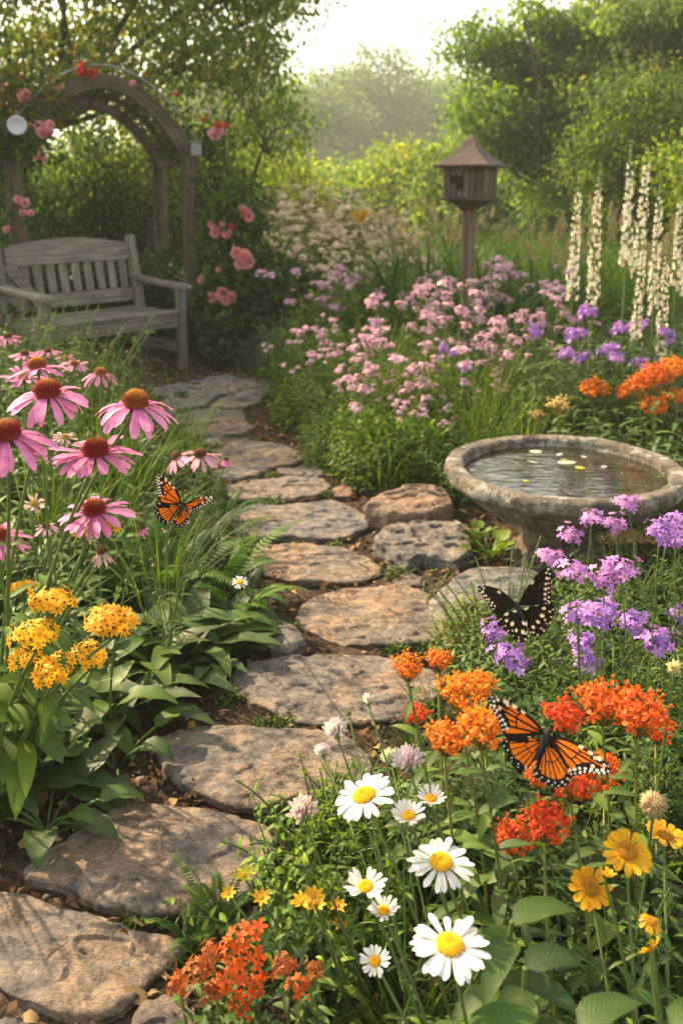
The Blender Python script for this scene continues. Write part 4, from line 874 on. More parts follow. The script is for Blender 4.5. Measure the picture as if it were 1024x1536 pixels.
def rosette(n=12, L=.2, W=.09, cols=DKG, up=.8, petiole=.08, k=9, bend=1.1, prof='ovate', parent=None, as_parts=False):
    out = []
    mb = MB()
    for i in range(n):
        a = i * 2.4 + rng.normal(0, .25); d = np.array([math.cos(a), math.sin(a), 0]); u_ = up * rng.uniform(.5, 1.5); D = nrm(d + UP * u_); m_ = mb
        if as_parts: m_ = MB()
        pl = petiole * rng.uniform(.7, 1.4); p = curve((0, 0, -.01), D * pl, UP * .01, 4); c = pick(cols, 1, .2); s = rng.uniform(.7, 1.15)
        tube(m_, p, .003, c[0] * 1.3, 5, 1, cap=False)
        blades(m_, p[-1], D, nrm(UP - d * u_ * .6), L * s, W * s, prof, bend * rng.uniform(.5, 1.4), .22, c, c * 1.05, c * .5 + np.array([.09, .12, .04]), k=k, wav=.10)
        if as_parts: out.append(m_)
    return out if as_parts else mb
def mound(h=.3, r=.25, n=900, leaf=.03, cols=LG, asp=.4, prof='lance', wide=True, k=3):
    mb = MB(); u = nrm(np.abs(rng.normal(0, 1, (n, 3))) * np.where(rng.uniform(0, 1, (n, 3)) < .5, -1, 1)); u[:, 2] = np.abs(u[:, 2])
    q = rng.uniform(.35, 1, n) ** .6; P = u * np.array([r, r, h]) * q[:, None] * (1 + .22 * fbm(u * 2.5 + rng.uniform(0, 9), 3, 3))[:, None]
    D = nrm(u * np.array([1, 1, .5]) + rng.normal(0, .5, (n, 3))); N = nrm(UP + rng.normal(0, .5, (n, 3))); c = pick(cols, n, .3); l = leaf * rng.uniform(.6, 1.4, n)
    blades(mb, P, D, N, l, l * asp, prof, rng.uniform(0, 1, n), .2, c, c * 1.1, k=k, wide=wide)
    for i in range(14): a = rng.uniform(0, 6.3); q = rng.uniform(.2, .8); tube(mb, curve((0, 0, -.02), (math.cos(a) * r * q, math.sin(a) * r * q, h * .8 * math.sqrt(1 - q * q)), rng.normal(0, .02, 3), 5), .0025, (.07, .09, .03), 4, 1, cap=False)
    return mb
# flower heads shared by many plants
def head_mesh(name, mb, mats):
    o = mb.build(name, mats); me = o.data; bpy.data.objects.remove(o); return me
def vhead(n=34, r=.028, h=.018, size=.0085, cols=((.42, .2, .62),), eye=(.6, .45, .62), npet=5):
    mb = MB(); P, N = dome(n, r, h, .24); N = nrm(N + rng.normal(0, .3, N.shape)); P[:, 2] += rng.normal(0, r * .13, n); c = pick(cols, n, .18); florets(mb, P, N, size * rng.uniform(.8, 1.2, n), npet, .7, .15, .35, c * .85, c * 1.1, 'petal', None, k=2)
    for p in P[::3]: tube(mb, [(0, 0, -.018), p * .92], .0012, (.1, .14, .04), 4, 1, cap=False)
    return mb
PINK = [(.68, .40, .58), (.76, .52, .62), (.62, .34, .56), (.80, .60, .60), (.72, .42, .52)]; PURP = [(.40, .20, .62), (.46, .25, .66), (.50, .27, .60), (.36, .17, .58)]; LILAC = [(.56, .26, .62), (.6, .3, .6), (.5, .22, .6)]
HM = [M['petal'], M['stem']]
HEAD = {'pink': [head_mesh('flower_head', vhead(15, .027, .015, .0115, PINK), HM) for _ in range(3)],
        'purple': [head_mesh('flower_head', vhead(30, .030, .019, .0112, PURP), HM) for _ in range(3)],
        'lilac': [head_mesh('flower_head', vhead(24, .024, .013, .0098, LILAC), HM) for _ in range(3)],
        'bud': [head_mesh('flower_head', vhead(14, .014, .010, .005, [(.2, .2, .08), (.26, .2, .12), (.3, .2, .2)]), HM)],
        'cream': [head_mesh('flower_head', vhead(18, .03, .008, .012, [(.72, .6, .42), (.75, .62, .5)]), HM) for _ in range(2)]}
def add_head(kind, parent, p, n, sc=1.):
    o = bpy.data.objects.new('flower_head', random.choice(HEAD[kind])); COL.objects.link(o); o.parent = parent; o.location = tuple(p)
    from mathutils import Vector
    o.rotation_mode = 'QUATERNION'; q = Vector(tuple(n)).to_track_quat('Z', 'Y'); from mathutils import Quaternion
    o.rotation_quaternion = q @ Quaternion((0, 0, 1), rng.uniform(0, 6.28)); o.scale = (sc,) * 3; return o
def flowering(name, kind, label, cat, h, nst, L, W, cols, spread, lean, npair, group, per=(2, 4), hs=(.5, 1.25), rad=.0028, up=.5, single=False):
    t = empty(name, (0, 0, 0), label, cat, group); mb, tops = herb(h, nst, L, W, cols, spread, npair, lean, up=up, single=single, srad=rad)
    pts = []
    for p, d in tops:
        m_ = rng.integers(per[0], per[1] + 1)
        for q in range(m_):
            a = rng.uniform(0, 6.3); e = p + (np.array([math.cos(a), math.sin(a), 0]) * rng.uniform(.015, .05) * (m_ > 1) + UP * rng.uniform(.01, .05)); tube(mb, curve(p - d * .03, e, (0, 0, -.004), 4), .0013, (.1, .14, .04), 4, 1, cap=False); pts.append((e, nrm(nrm(e - p + d * .05) + UP)))
    mb.build('foliage', SM, t)
    for e, n_ in pts: add_head(kind if rng.uniform() > .2 else 'bud', t, e, nrm(n_ + rng.normal(0, .3, 3)), rng.uniform(*hs))
    return Proto(t)
def put_all(protos, pts, label, group, sc=(.85, 1.15), sz=None, zf=None):
    for i, p in enumerate(pts):
        s = rng.uniform(*sc) * (zf(p) if zf else 1.); protos[i % len(protos)].put((p[0], p[1], 0), None, s, label, group)
GP = lambda pts: np.array([G(a, b)[:2] for a, b in pts])
XY = lambda px, Y: np.array([(px - 512) / 1400. * Y, Y])
def band(px0, px1, Y0, Y1): return np.array([XY(px0, Y0), XY(px1, Y0), XY(px1, Y1), XY(px0, Y1)])
def clear_bath(P, r=.44): return [p for p in P if np.hypot(p[0] - BATH[0], p[1] - BATH[1]) > r]

# ---------------------------------------------------------- right bed behind the birdbath
RB = np.concatenate([GP([(540, 728), (512, 716), (500, 685), (478, 652), (448, 612), (430, 575), (400, 556)]), [[-.75, 7.3], [3.4, 7.3], [2.6, 3.0], [1.35, 3.05], [1.0, 3.75], [.42, 3.6], [.2, 3.75]]])
SOFT = [(.09, .165, .032), (.115, .195, .036), (.07, .135, .028), (.16, .24, .042)]
pp = [flowering('pink_flowered_plant', 'pink', 'x', 'flowering plant',   .56, 9, .06, .013, SOFT, .12, .4, 7, None, per=(1, 3)) for _ in range(3)]
PL = 'bushy plant topped with small pink flower clusters behind the birdbath'; PG = 'pink flowered plants behind the birdbath'
pts = [XY(*q) for q in ((490, 4.75), (540, 4.5), (580, 4.45), (610, 4.6), (450, 5.3))]
for p in pts: pp[rng.integers(0, 3)].put((p[0], p[1], 0), None, rng.uniform(.86, 1.0), PL, PG)
for px in np.linspace(615, 815, 9):
    p = XY(px + rng.normal(0, 8), 5.0 + rng.uniform(-.5, .7)); pp[rng.integers(0, 3)].put((p[0], p[1], 0), None, rng.uniform(1.0, 1.32), PL, PG)
for px, Y in ((630, 6.0), (705, 6.1), (790, 6.0), (830, 5.6), (745, 6.6)):
    p = XY(px, Y); pp[rng.integers(0, 3)].put((p[0], p[1], 0), None, rng.uniform(1.15, 1.4), PL, PG)
for px in np.linspace(470, 540, 3):
    p = XY(px + rng.normal(0, 8), 6.4 + rng.uniform(-.4, .5)); pp[rng.integers(0, 3)].put((p[0], p[1], 0), None, rng.uniform(1.15, 1.35), PL, PG)
pv = [flowering('purple_flowered_plant', 'purple', 'x', 'flowering plant', .6, 4, .10, .028, LG, .06, .35, 6, None, per=(1, 3), hs=(1., 1.3)) for _ in range(2)]
for (px, Y, s, lb) in ((812, 4.05, 1.12, 'purple flowered stem clump standing left behind the birdbath'), (938, 3.95, 1.18, 'purple flowered clump between white spires and orange blooms'), (985, 4.0, 1.06, 'small purple flowered clump at right under the white spires'), (655, 4.6, .85, 'low violet flowered clump among the pink flowers')):
    p = XY(px, Y); pv[0 if px < 900 else 1].put((p[0], p[1], 0), None, s, lb, None)
# soft green and feathery fillers
ff = [Proto(mesh_thing('feathery_plant', mound(.34, .24, 1500, .045, SOFT + GREYG[:1], .16), [M['leaf'], M['stem']], 'x', 'plant')) for _ in range(2)]
fh = [Proto(mesh_thing('leafy_herb', herb(.42, 13, .07, .016, SOFT + LG[:1], .15, 9, .55)[0], SM, 'x', 'plant')) for _ in range(3)]
fg = [Proto(mesh_thing('leafy_herb', herb(.34, 15, .055, .014, LG + LIME[:1], .13, 8, .8)[0], SM, 'x', 'plant')) for _ in range(2)]
HL = 'green leafy herb filling the bed between path and birdbath'; HG = 'leafy herbs in the bed beside the birdbath'
P_ = clear_bath(scatter(RB, 105, .17), .46)
for i, p in enumerate(P_):
    d = p[1]; k = i % 4
    if d < 4.2: (fg if k < 2 else fh)[i % 2].put((p[0], p[1], 0), None, rng.uniform(.7, .95), HL, HG)
    elif k == 3: ff[i % 2].put((p[0], p[1], 0), None, rng.uniform(.8, 1.15), 'soft feathery green plant without flowers in the bed behind the path', 'feathery plants behind the path')
    else: fh[i % 3].put((p[0], p[1], 0), None, rng.uniform(.95, 1.3), HL, HG)
for i, px in enumerate(np.linspace(545, 700, 10)):
    q = XY(px + rng.normal(0, 6), 3.85 + rng.uniform(-.05, .35)); fg[i % 2].put((q[0], q[1], 0), None, rng.uniform(.6, .85), HL, HG)
lmz = [Proto(mesh_thing('leafy_mound', mound(.36, .27, 1500, .04, SOFT + LIME[:2], .42, 'lance', True, 3), SM, 'x', 'plant')) for _ in range(3)]
for i, (px, Y, s) in enumerate(((455, 5.6, .9), (480, 5.1, .95), (505, 4.75, .9), (530, 4.35, .85), (560, 4.1, .8), (600, 4.05, .8), (640, 4.1, .85), (680, 4.2, .85), (520, 5.3, 1.1), (560, 5.0, 1.05), (600, 4.8, 1.), (640, 4.8, 1.05), (690, 4.8, 1.05), (740, 4.8, 1.05), (480, 5.9, 1.15), (530, 6.0, 1.3), (580, 5.8, 1.35), (630, 5.7, 1.3), (450, 6.3, 1.1), (500, 6.5, 1.5), (560, 6.4, 1.5))):
    p = XY(px + rng.normal(0, 6), Y); lmz[i % 3].put((p[0], p[1], 0), None, s, 'soft light green leafy mound spilling between path and pink flowers', 'light green mounds between path and pink flowers', sz=s * rng.uniform(.85, 1.2))
ag = [Proto(mesh_thing('grass_tuft', grass_clump(46, .62, .006, LIME + SOFT, .11, .6, .4, 7), SM, 'x', 'grass')) for _ in range(2)]
for i in range(34):
    p = XY(rng.uniform(520, 800), rng.uniform(3.9, 5.6))
    if np.hypot(p[0] - BATH[0], p[1] - BATH[1]) > .5: ag[i % 2].put((p[0], p[1], 0), None, rng.uniform(.75, 1.15), 'wispy light green grass tuft among the pink flowers', 'wispy grass tufts among the pink flowers')
for px, Y in ((560, 4.1), (600, 4.2), (650, 4.3), (520, 4.5), (690, 4.5), (735, 4.6), (770, 4.6), (590, 4.6), (480, 5.2), (640, 4.0)):
    p = XY(px, Y); pp[rng.integers(0, 3)].put((p[0], p[1], 0), None, rng.uniform(.62, .95), PL, PG)
# grey green cushion near the bench and leafy green edging
gg = [Proto(mesh_thing('lavender_bush', mound(.34, .26, 1700, .05, GREYG, .10), [M['leaf'], M['stem']], 'x', 'plant')) for _ in range(2)]
for px, Y, s, lb in ((405, 6.7, 1.0, 'grey green cushion plant right of the bench leg at path end'), (440, 6.3, 1.05, 'silvery feathery cushion plant at the far path bend'), (470, 6.0, .9, 'silvery cushion plant under the pink flowers at far path')):
    p = XY(px, Y); gg[0].put((p[0], p[1], 0), None, s, lb, None)
# white flower spires
def spire(h=1.3, ln=.6, r=.032, n=95):
    n = int(n * 1.35); t = empty('white_flower_spire', (0, 0, 0), 'x', 'flower'); mb = MB(); p = curve((0, 0, -.02), (rng.normal(0, .009), rng.normal(0, .009), h), (rng.normal(0, .008), rng.normal(0, .008), 0), 14)
    tube(mb, p, np.linspace(.007, .002, 14), (.09, .13, .04), 6, 1); stem_leaves(mb, p, .17, .035, DKG + LG[:1], 8, lo=.05, hi=.5, taper=.5, up=.6, k=5); mb.build('stem', SM, t)
    mb = MB(); z = np.linspace(0, 1, n); zz = h - ln + ln * z; a = np.arange(n) * 2.39996; rr = r * (1 - z) ** .6 * rng.uniform(.5, 1.25, n) + .004; a = a + rng.normal(0, .5, n); zz = zz + rng.normal(0, .008, n)
    idx = (zz + .02) / (h + .02) * 13; f = np.clip(idx.astype(int), 0, 12); q = p[f] + (p[f + 1] - p[f]) * (idx - f)[:, None]
    out = np.stack([np.cos(a), np.sin(a), np.full(n, -.15)], 1); P = q + out * rr[:, None]; white = (z < .86) & (rng.uniform(0, 1, n) < .92)
    sz = .0150 * (1 - .5 * z) * rng.uniform(.85, 1.15, n)
    florets(mb, P[white], nrm(out + UP * .1)[white], sz[white], 5, .8, .55, .5, rcol((.70, .64, .46), white.sum(), .1), rcol((.78, .73, .60), white.sum(), .06), 'round', None)
    blobs(mb, P[~white] - out[~white] * .004, .006 * (1.3 - z[~white]) + .002, (.22, .26, .10), 1); mb.build('blossom', [M['white'], M['stem']], t)
    return Proto(t)
sp = [spire(1.3, .52, .021, 84), spire(1.3, .58, .023, 94), spire(1.3, .48, .019, 76)]; spl = spire(1.06, .36, .021, 58)
SPL = [(860, 4.35, 282, 'leftmost white flower spire of the group'), (893, 4.5, 268, 'white flower spire second from the left, slim'), (934, 4.4, 236, 'tallest white flower spire with long green tip'), (958, 4.6, 238, 'white flower spire just right of the tallest one'), (984, 4.4, 288, 'white flower spire near the right edge with leaning top'), (1008, 4.7, 300, 'thin white flower spire next to the one cut by the edge'), (960, 3.9, 372, 'low white spire in front of the taller spires'), (1000, 3.95, 382, 'low white spire at right above the orange blooms'), (1030, 4.5, 320, 'white spire cut by the right edge of the photo')]
for i, (px, Y, py, lb) in enumerate(SPL):
    top = at(px, py, Y); h = top[2]; h += .05; sp[i % 3].put((top[0], Y, 0), None, h / 1.3, lb)
# leafy mass under the spires and behind the bath on the right
bl = [Proto(mesh_thing('leafy_plant', herb(.5, 9, .15, .045, DKG + LG[:2], .12, 6, .5, k=6)[0], [M['bigleaf'], M['stem']], 'x', 'plant')) for _ in range(3)]
i = 0
for px, Y, s in ((850, 4.2, 1.1), (890, 4.2, 1.2), (930, 4.2, 1.25), (975, 4.2, 1.2), (1015, 4.2, 1.2), (1050, 4.1, 1.), (870, 3.85, .8), (910, 3.75, .82), (985, 3.75, .85), (1030, 3.6, .9), (1060, 3.4, .8), (800, 4.35, .8), (1045, 4.8, 1.1), (840, 4.9, 1.1), (900, 5.0, 1.2), (960, 5.1, 1.2), (1010, 5.2, 1.2), (780, 5.2, .9), (760, 4.2, .6), (720, 4.1, .55), (690, 4.0, .5)):
    p = XY(px, Y); bl[i % 3].put((p[0], p[1], 0), None, s, 'broad leafed green plant below the white flower spires', 'leafy plants below the white spires'); i += 1
# ---------------------------------------------------------- strap leaved band, meadow and cream flowers further back
st = [Proto(mesh_thing('strap_leaf_clump', grass_clump(80, 1.0, .026, LG + DKG[:1], .16, 1.5, .45, 8, 'strap'), SM, 'x', 'plant')) for _ in range(3)]
for i in range(22):
    p = XY(rng.uniform(520, 850), rng.uniform(6.6, 8.0)); st[i % 3].put((p[0], p[1], 0), None, rng.uniform(.85, 1.15), 'clump of long arching strap leaves behind the pink flowers', 'strap leaved clumps behind the pink flowers')
def weed(h=.95):
    t = empty('meadow_weed', (0, 0, 0), 'x', 'plant'); mb, tops = herb(h, 6, .11, .022, LG + LIME[:1], .12, 8, .22, srad=.004); mb.build('foliage', SM, t)
    for p, d in tops:
        mb = MB(); n = 60; z = np.linspace(0, .16, n); a = np.arange(n) * 2.4; r = .014 * (1 - z / .19) + .003; c = pick([(.36, .24, .13), (.42, .30, .17), (.36, .2, .16), (.3, .34, .1), (.26, .32, .08)], n, .2)
        blobs(mb, p + d * z[:, None] * .8 + rng.normal(0, .005, (n, 3)) + np.stack([np.cos(a) * r, np.sin(a) * r, 0 * a], 1), rng.uniform(.003, .008, n), c); mb.build('seed_head', M['core'], t)
    return Proto(t)
wd_ = [weed(), weed(.85), weed(1.05)]
for i in range(30):
    Y = rng.uniform(8.2, 11.5); p = XY(rng.uniform(560, 1120), Y); wd_[i % 3].put((p[0], p[1], 0), None, rng.uniform(.8, 1.12), 'tall meadow weed with brownish pink seed head behind the bird house', 'tall weeds in the back meadow')
for i in range(16):
    p = XY(rng.uniform(840, 1100), rng.uniform(5.4, 7.6)); wd_[i % 3].put((p[0], p[1], 0), None, rng.uniform(.8, 1.05), 'tall weed behind the white flower spires', 'tall weeds behind the white spires')
mg = [Proto(mesh_thing('grass_tuft', grass_clump(110, .8, .011, LG + LIME[:2], .22, .8, .4, 6), SM, 'x', 'grass')) for _ in range(2)]
for i in range(110):
    Y = rng.uniform(7.8, 15); p = XY(rng.uniform(380, 1150), Y); mg[i % 2].put((p[0], p[1], 0), None, rng.uniform(.8, 1.25), 'tuft of tall meadow grass at the back of the garden', 'meadow grass tufts at the back')
def creambush():
    t = empty('cream_flower_bush', (0, 0, 0), 'x', 'shrub'); mound(.95, .62, 2600, .06, LIME + LG[3:], .4, wide=False).build('foliage', SM, t)
    mb = MB(); n = 420; u = nrm(rng.normal(0, 1, (n, 3))); u[:, 2] = np.abs(u[:, 2]); P = u * np.array([.68, .68, 1.06]) * rng.uniform(.86, 1.12, (n, 1)); c = pick([(.82, .72, .5), (.84, .74, .6), (.8, .62, .5), (.8, .75, .42)], n, .08)
    for q in range(6): florets(mb, P + rng.normal(0, .012, P.shape), nrm(u + UP * .5), .026, 5, .8, .2, .3, c, c, 'round')
    o = mb.build('blossom', M['petal'], t); o['kind'] = 'stuff'; return Proto(t)
cb = [creambush(), creambush()]
for i, (px, Y, s, lb) in enumerate(((420, 9.4, 1.05, 'cream flowered bush touching the pink rose bush'), (475, 9.6, 1.1, 'tallest cream flowered bush in the middle'), (525, 9.9, 1.0, 'cream flowered bush right of the tallest one'), (450, 8.6, .85, 'cream flowered bush in front of the tallest one'), (505, 8.8, .8, 'low cream flowered bush near the strap leaves'), (575, 10.2, .88, 'rightmost cream flowered bush by the yellow sprig'), (545, 8.9, .6, 'smallest cream flowered bush at the strap leaves'))):
    p = XY(px, Y); cb[i % 2].put((p[0], p[1], 0), None, s * 1.12, lb)
mb = fern(6, .2, [(.62, .36, .03), (.55, .34, .04)], 9, .06, .5, .32); tube(mb, [(0, 0, -1.1), (0, 0, 0)], .006, (.15, .12, .04), 5, 1); o = mesh_thing('yellow_sprig', mb, SM, 'single yellow leafy sprig standing above the cream flowers', 'plant'); o.location = tuple(at(539, 338, 8.2))

# ---------------------------------------------------------- roses: bush beside the bench and climbers on the arch
def rose_mesh(cols, r=.05):
    mb = MB()
    for ring, (n, up, l, w_) in enumerate(((6, .15, 1.0, .95), (6, .45, .92, .9), (5, .85, .8, .8), (5, 1.5, .62, .7), (4, 2.6, .5, .5))):
        for q in range(n):
            a = q * 6.283 / n + ring * .55 + rng.normal(0, .12); d = np.array([math.cos(a), math.sin(a), 0]); c = pick(cols, 1, .12) * np.array([1, .92 ** ring, .94 ** ring])
            blades(mb, d * r * .08, nrm(d + UP * up), nrm(UP - d * up), r * l * rng.uniform(.9, 1.1), r * w_ * 1.0, 'round', -.75 if ring < 3 else -.3, -.25, c * .85, c * 1.08, k=5, wav=.1)
    return mb
RP = [(.80, .40, .38), (.84, .50, .46), (.78, .36, .36)]; RR = [(.66, .10, .07), (.62, .08, .06), (.7, .14, .08)]; RL = [(.80, .44, .48), (.84, .54, .55), (.76, .38, .44)]
ROSE = {k: [head_mesh('rose_bloom', rose_mesh(c), M['petal']) for _ in range(2)] for k, c in (('p', RP), ('r', RR), ('l', RL))}
from mathutils import Vector
def bloom(parent, kind, p, n_, sc):
    o = bpy.data.objects.new('rose_bloom', random.choice(ROSE[kind])); COL.objects.link(o); o.parent = parent; o.location = tuple(p); o.rotation_mode = 'QUATERNION'
    o.rotation_quaternion = Vector(tuple(nrm(n_))).to_track_quat('Z', 'Y'); o.scale = (sc,) * 3
c0 = np.array([*XY(366, 7.4), 0]); t = empty('rose_bush', c0, 'pink flowering rose bush between bench and path end', 'rose bush')
mb = MB(); lb_ = [((-.08, .1, .75), (.30, .3, .5)), ((.12, 0, .45), (.36, .3, .4)), ((-.2, -.05, .35), (.2, .25, .35)), ((-.08, .15, 1.15), (.22, .25, .28))]; cc = crown(mb, lb_, 420, 14, .06, DKG + LG[:2], .12, .6, 3, .62, .5); mb.build('foliage', M['leaf'], t)
mb = MB(); limbs(mb, (0, 0, -.03), [(np.array(a), b) for a, b in lb_], cc, .02, (.06, .07, .03), .35, 40); mb.build('stem', M['bark'], t)
RB_ = [(366, 318, 'p', 1.1), (374, 325, 'p', .9), (318, 336, 'p', .7), (323, 349, 'p', .9), (341, 352, 'p', .9), (334, 338, 'p', .6), (348, 340, 'r', .6), (355, 380, 'p', 1.0), (366, 385, 'p', 1.25), (372, 393, 'p', 1.1), (361, 395, 'p', 1.), (318, 446, 'p', .9), (334, 440, 'p', 1.1), (347, 446, 'p', .95), (340, 450, 'p', .9), (328, 405, 'p', .5), (302, 420, 'p', .6)]
for px, py, k, s in RB_:
    P = at(px, py, 7.08 if py > 370 else 7.2); v = P - c0; bloom(t, k, v, nrm(v * np.array([1, 1, 0]) * .6 + np.array([0, -1, .35]) + rng.normal(0, .2, 3)), s)
# large leaved vine and hedge parts next to it
vl = Proto(mesh_thing('leafy_vine', mound(.62, .36, 420, .11, DKG + [(.05, .10, .07)], .75, 'ovate', True, 5), [M['bigleaf'], M['stem']], 'x', 'plant'))
for px, Y, s, lb in ((345, 6.95, .62, 'leafy green vine mound directly right of bench leg'), (398, 7.2, 1.05, 'big blue green leaved plant right of the rose bush'), (440, 7.5, 1.1, 'big leaved bluish plant below the cream flowers'), (455, 6.9, .75, 'broad leaved low plant left of the pink flowers'), (300, 7.4, .8, 'dark leafy mound in shade behind the bench arm')):
    p = XY(px, Y); vl.put((p[0], p[1], 0), None, s, lb)
def climber():
    o, A, B, dv, _, arcp = ARCH
    t = empty('climbing_rose', o, 'climbing rose with pink and red blooms smothering the left of the arch', 'climbing rose'); mb = MB(); pts = []
    C = arcp(.10, .2)
    for i in range(len(C)):
        f = i / (len(C) - 1); dens = 34 if f > .64 else 13
        for _ in range(int(dens * .7)): pts.append(C[i] + dv * rng.uniform(-.3, .9) + np.array([rng.normal(0, .07), rng.normal(0, .07), abs(rng.normal(.02, .06))]))
    for _ in range(330): pts.append(B + UP * rng.uniform(.5, 1.85) + dv * rng.uniform(-.15, .8) + np.array([rng.normal(-.16, .12), rng.normal(-.05, .1), 0]))
    for _ in range(160): pts.append(B + UP * rng.uniform(1.5, 2.15) + np.array([rng.normal(.05, .16), rng.normal(0, .12), 0]))
    for _ in range(60): pts.append(A + UP * rng.uniform(1.2, 1.85) + np.array([rng.normal(.16, .06), rng.normal(.05, .08), 0]))
    pts = np.array(pts) - o; per = 9; P = np.repeat(pts, per, 0) + rng.normal(0, .05, (len(pts) * per, 3)); n = len(P)
    c = pick(DKG + LG + [(.15, .16, .03)], n, .25); hi = (P[:, 2] > 1.75) & (rng.uniform(0, 1, n) < .35); c[hi] = pick([(.28, .22, .03), (.2, .2, .03), (.3, .13, .03)], hi.sum(), .2)
    blades(mb, P, nrm(rng.normal(0, 1, (n, 3)) + np.array([0, -.3, -.3])), nrm(rng.normal(0, .6, (n, 3)) + np.array([0, -.5, .7])), rng.uniform(.035, .07, n), rng.uniform(.022, .042, n), 'ovate', rng.uniform(.1, .8, n), .15, c, k=3); mb.build('foliage', M['leaf'], t)
    mb = MB()
    for i in range(7): p = B - o + np.array([rng.normal(-.08, .05), rng.normal(0, .06), 0]); tube(mb, curve(p, p + np.array([rng.normal(0, .1), rng.normal(0, .1), 2.0]), rng.normal(0, .08, 3), 9), np.linspace(.010, .004, 9), (.07, .06, .03), 5)
    tube(mb, arcp(.06, .3)[4:-4] - o, .006, (.07, .07, .03), 5); mb.build('stem', M['bark'], t)
    for px, py, T, k, s in ((127, 106, 6.95, 'r', 1.35), (136, 112, 6.95, 'r', 1.0), (39, 145, 6.7, 'l', 1.2), (61, 190, 6.7, 'l', .95), (75, 189, 6.7, 'l', .9), (67, 200, 6.68, 'l', 1.15), (76, 200, 6.68, 'l', .9), (62, 225, 6.75, 'l', .6), (58, 237, 6.75, 'l', .6), (67, 240, 6.75, 'l', .5), (28, 300, 6.8, 'l', .7), (38, 305, 6.8, 'l', .8), (35, 320, 6.8, 'l', .6), (47, 320, 6.8, 'l', .6), (92, 134, 6.9, 'l', .7), (200, 126, 7.15, 'l', .6), (5, 155, 6.7, 'r', .6), (8, 130, 6.7, 'l', .7), (328, 190, 7.5, 'r', .9), (323, 202, 7.5, 'l', 1.3), (330, 200, 7.5, 'l', .9), (306, 180, 7.5, 'r', .5), (341, 190, 7.5, 'r', .5), (265, 142, 7.35, 'r', .5), (12, 345, 6.8, 'l', .7)):
        bloom(t, k, at(px, py, T) - o, np.array([rng.normal(0, .3), -1, rng.uniform(.2, .6)]), s)
climber()
# low shady greenery behind and below the bench
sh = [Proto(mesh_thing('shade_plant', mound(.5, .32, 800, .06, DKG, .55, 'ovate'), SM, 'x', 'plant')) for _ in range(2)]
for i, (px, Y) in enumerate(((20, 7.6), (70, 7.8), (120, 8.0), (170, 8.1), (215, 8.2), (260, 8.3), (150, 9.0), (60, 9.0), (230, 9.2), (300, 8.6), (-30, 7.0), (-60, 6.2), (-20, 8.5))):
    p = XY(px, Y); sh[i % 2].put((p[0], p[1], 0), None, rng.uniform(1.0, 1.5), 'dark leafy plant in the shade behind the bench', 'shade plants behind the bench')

# ---------------------------------------------------------- left bed
LB = np.concatenate([GP([(200, 1095), (240, 1040), (325, 960), (375, 915), (380, 880), (350, 845), (335, 800), (325, 752), (300, 705), (275, 660), (235, 632), (180, 606), (100, 590), (10, 585)]), [[-3.2, 5.5], [-2.6, 2.0]], GP([(-150, 1230), (40, 1190), (110, 1130)])])
lg = [Proto(mesh_thing('grass_tuft', grass_clump(60, .55, .006, LG + LIME, .10, .9, .45, 7), SM, 'x', 'grass')) for _ in range(3)]
def bud_stems(h=.6, n=16):
    mb = MB(); tips = []
    for i in range(n):
        a = rng.uniform(0, 6.3); hh = h * rng.uniform(.6, 1.15); d = np.array([math.cos(a), math.sin(a), 0]) * hh * rng.uniform(.05, .4); b = np.array([math.cos(a), math.sin(a), 0]) * .03 * rng.uniform(0, 2)
        p = curve(b - UP * .02, b + d + UP * hh, -d * .15, 7); tube(mb, p, np.linspace(.0024, .0012, 7), (.12, .16, .04), 5, 1, cap=False); stem_leaves(mb, p, .07, .012, LG + LIME[:2], 4, lo=.1, hi=.7, up=.8, k=3); tips.append(p[-1])
    T = np.array(tips)
    blobs(mb, T, rng.uniform(.004, .008, n), pick([(.2, .1, .03), (.3, .22, .04), (.12, .06, .03)], n, .2), 1, .8); q = rng.uniform(0, 1, n) < .3
    if q.any(): florets(mb, T[q], UP, .014, 8, .35, -.3, .5, (.62, .42, .45), (.66, .5, .46), 'star', mi=2)
    return Proto(mesh_thing('faded_flower_clump', mb, SM + [M['petal']], 'x', 'flowering plant'))
bs = [bud_stems(), bud_stems(.5, 20), bud_stems(.66, 14)]
for i, (px, Y) in enumerate(((-20, 4.4), (15, 4.6), (45, 4.7), (75, 4.9), (0, 3.9), (30, 4.1), (-30, 3.6), (60, 4.4))):
    p = XY(px, Y); fh[i % 3].put((p[0], p[1], 0), None, 1.65, 'tall light green leafy herb in front of the left bench leg', 'tall herbs before the left bench leg')
P_ = scatter(LB, 190, .10)
def hgt(p):   # lower towards the path
    dmin = min(np.hypot(p[0] - q[0], p[1] - q[1]) for q in LB[:14]); return np.clip(.45 + dmin * 1.3, .45, 1.05)
nf = 0
lh = [Proto(mesh_thing('leafy_herb', herb(.4, 9, .13, .034, LG + DKG[:1], .09, 7, .5, k=5)[0], [M['bigleaf'], M['stem']], 'x', 'plant')) for _ in range(3)]
for i, p in enumerate(P_):
    h = hgt(p); k = i % 6
    if k == 1 or (k == 0 and p[1] > 2.7): lg[i % 3].put((p[0], p[1], 0), None, h * rng.uniform(.85, 1.15), 'tuft of fine green grass among the coneflowers', 'grass tufts among the coneflowers')
    elif k == 2 or (k == 3 and p[1] > 2.6): bs[i % 3].put((p[0], p[1], 0), None, h * rng.uniform(.8, 1.1), 'clump of thin stems with small faded heads among the coneflowers', 'faded flower clumps among the coneflowers')
    else: lh[i % 3].put((p[0], p[1], 0), None, h * rng.uniform(.8, 1.05), 'green leafy herb among the coneflower stems', 'leafy herbs among the coneflowers')
fr = [Proto(mesh_thing('fern', fern(13, .30, LG + DKG[:1], 24, .05), SM, 'x', 'fern')) for _ in range(2)]
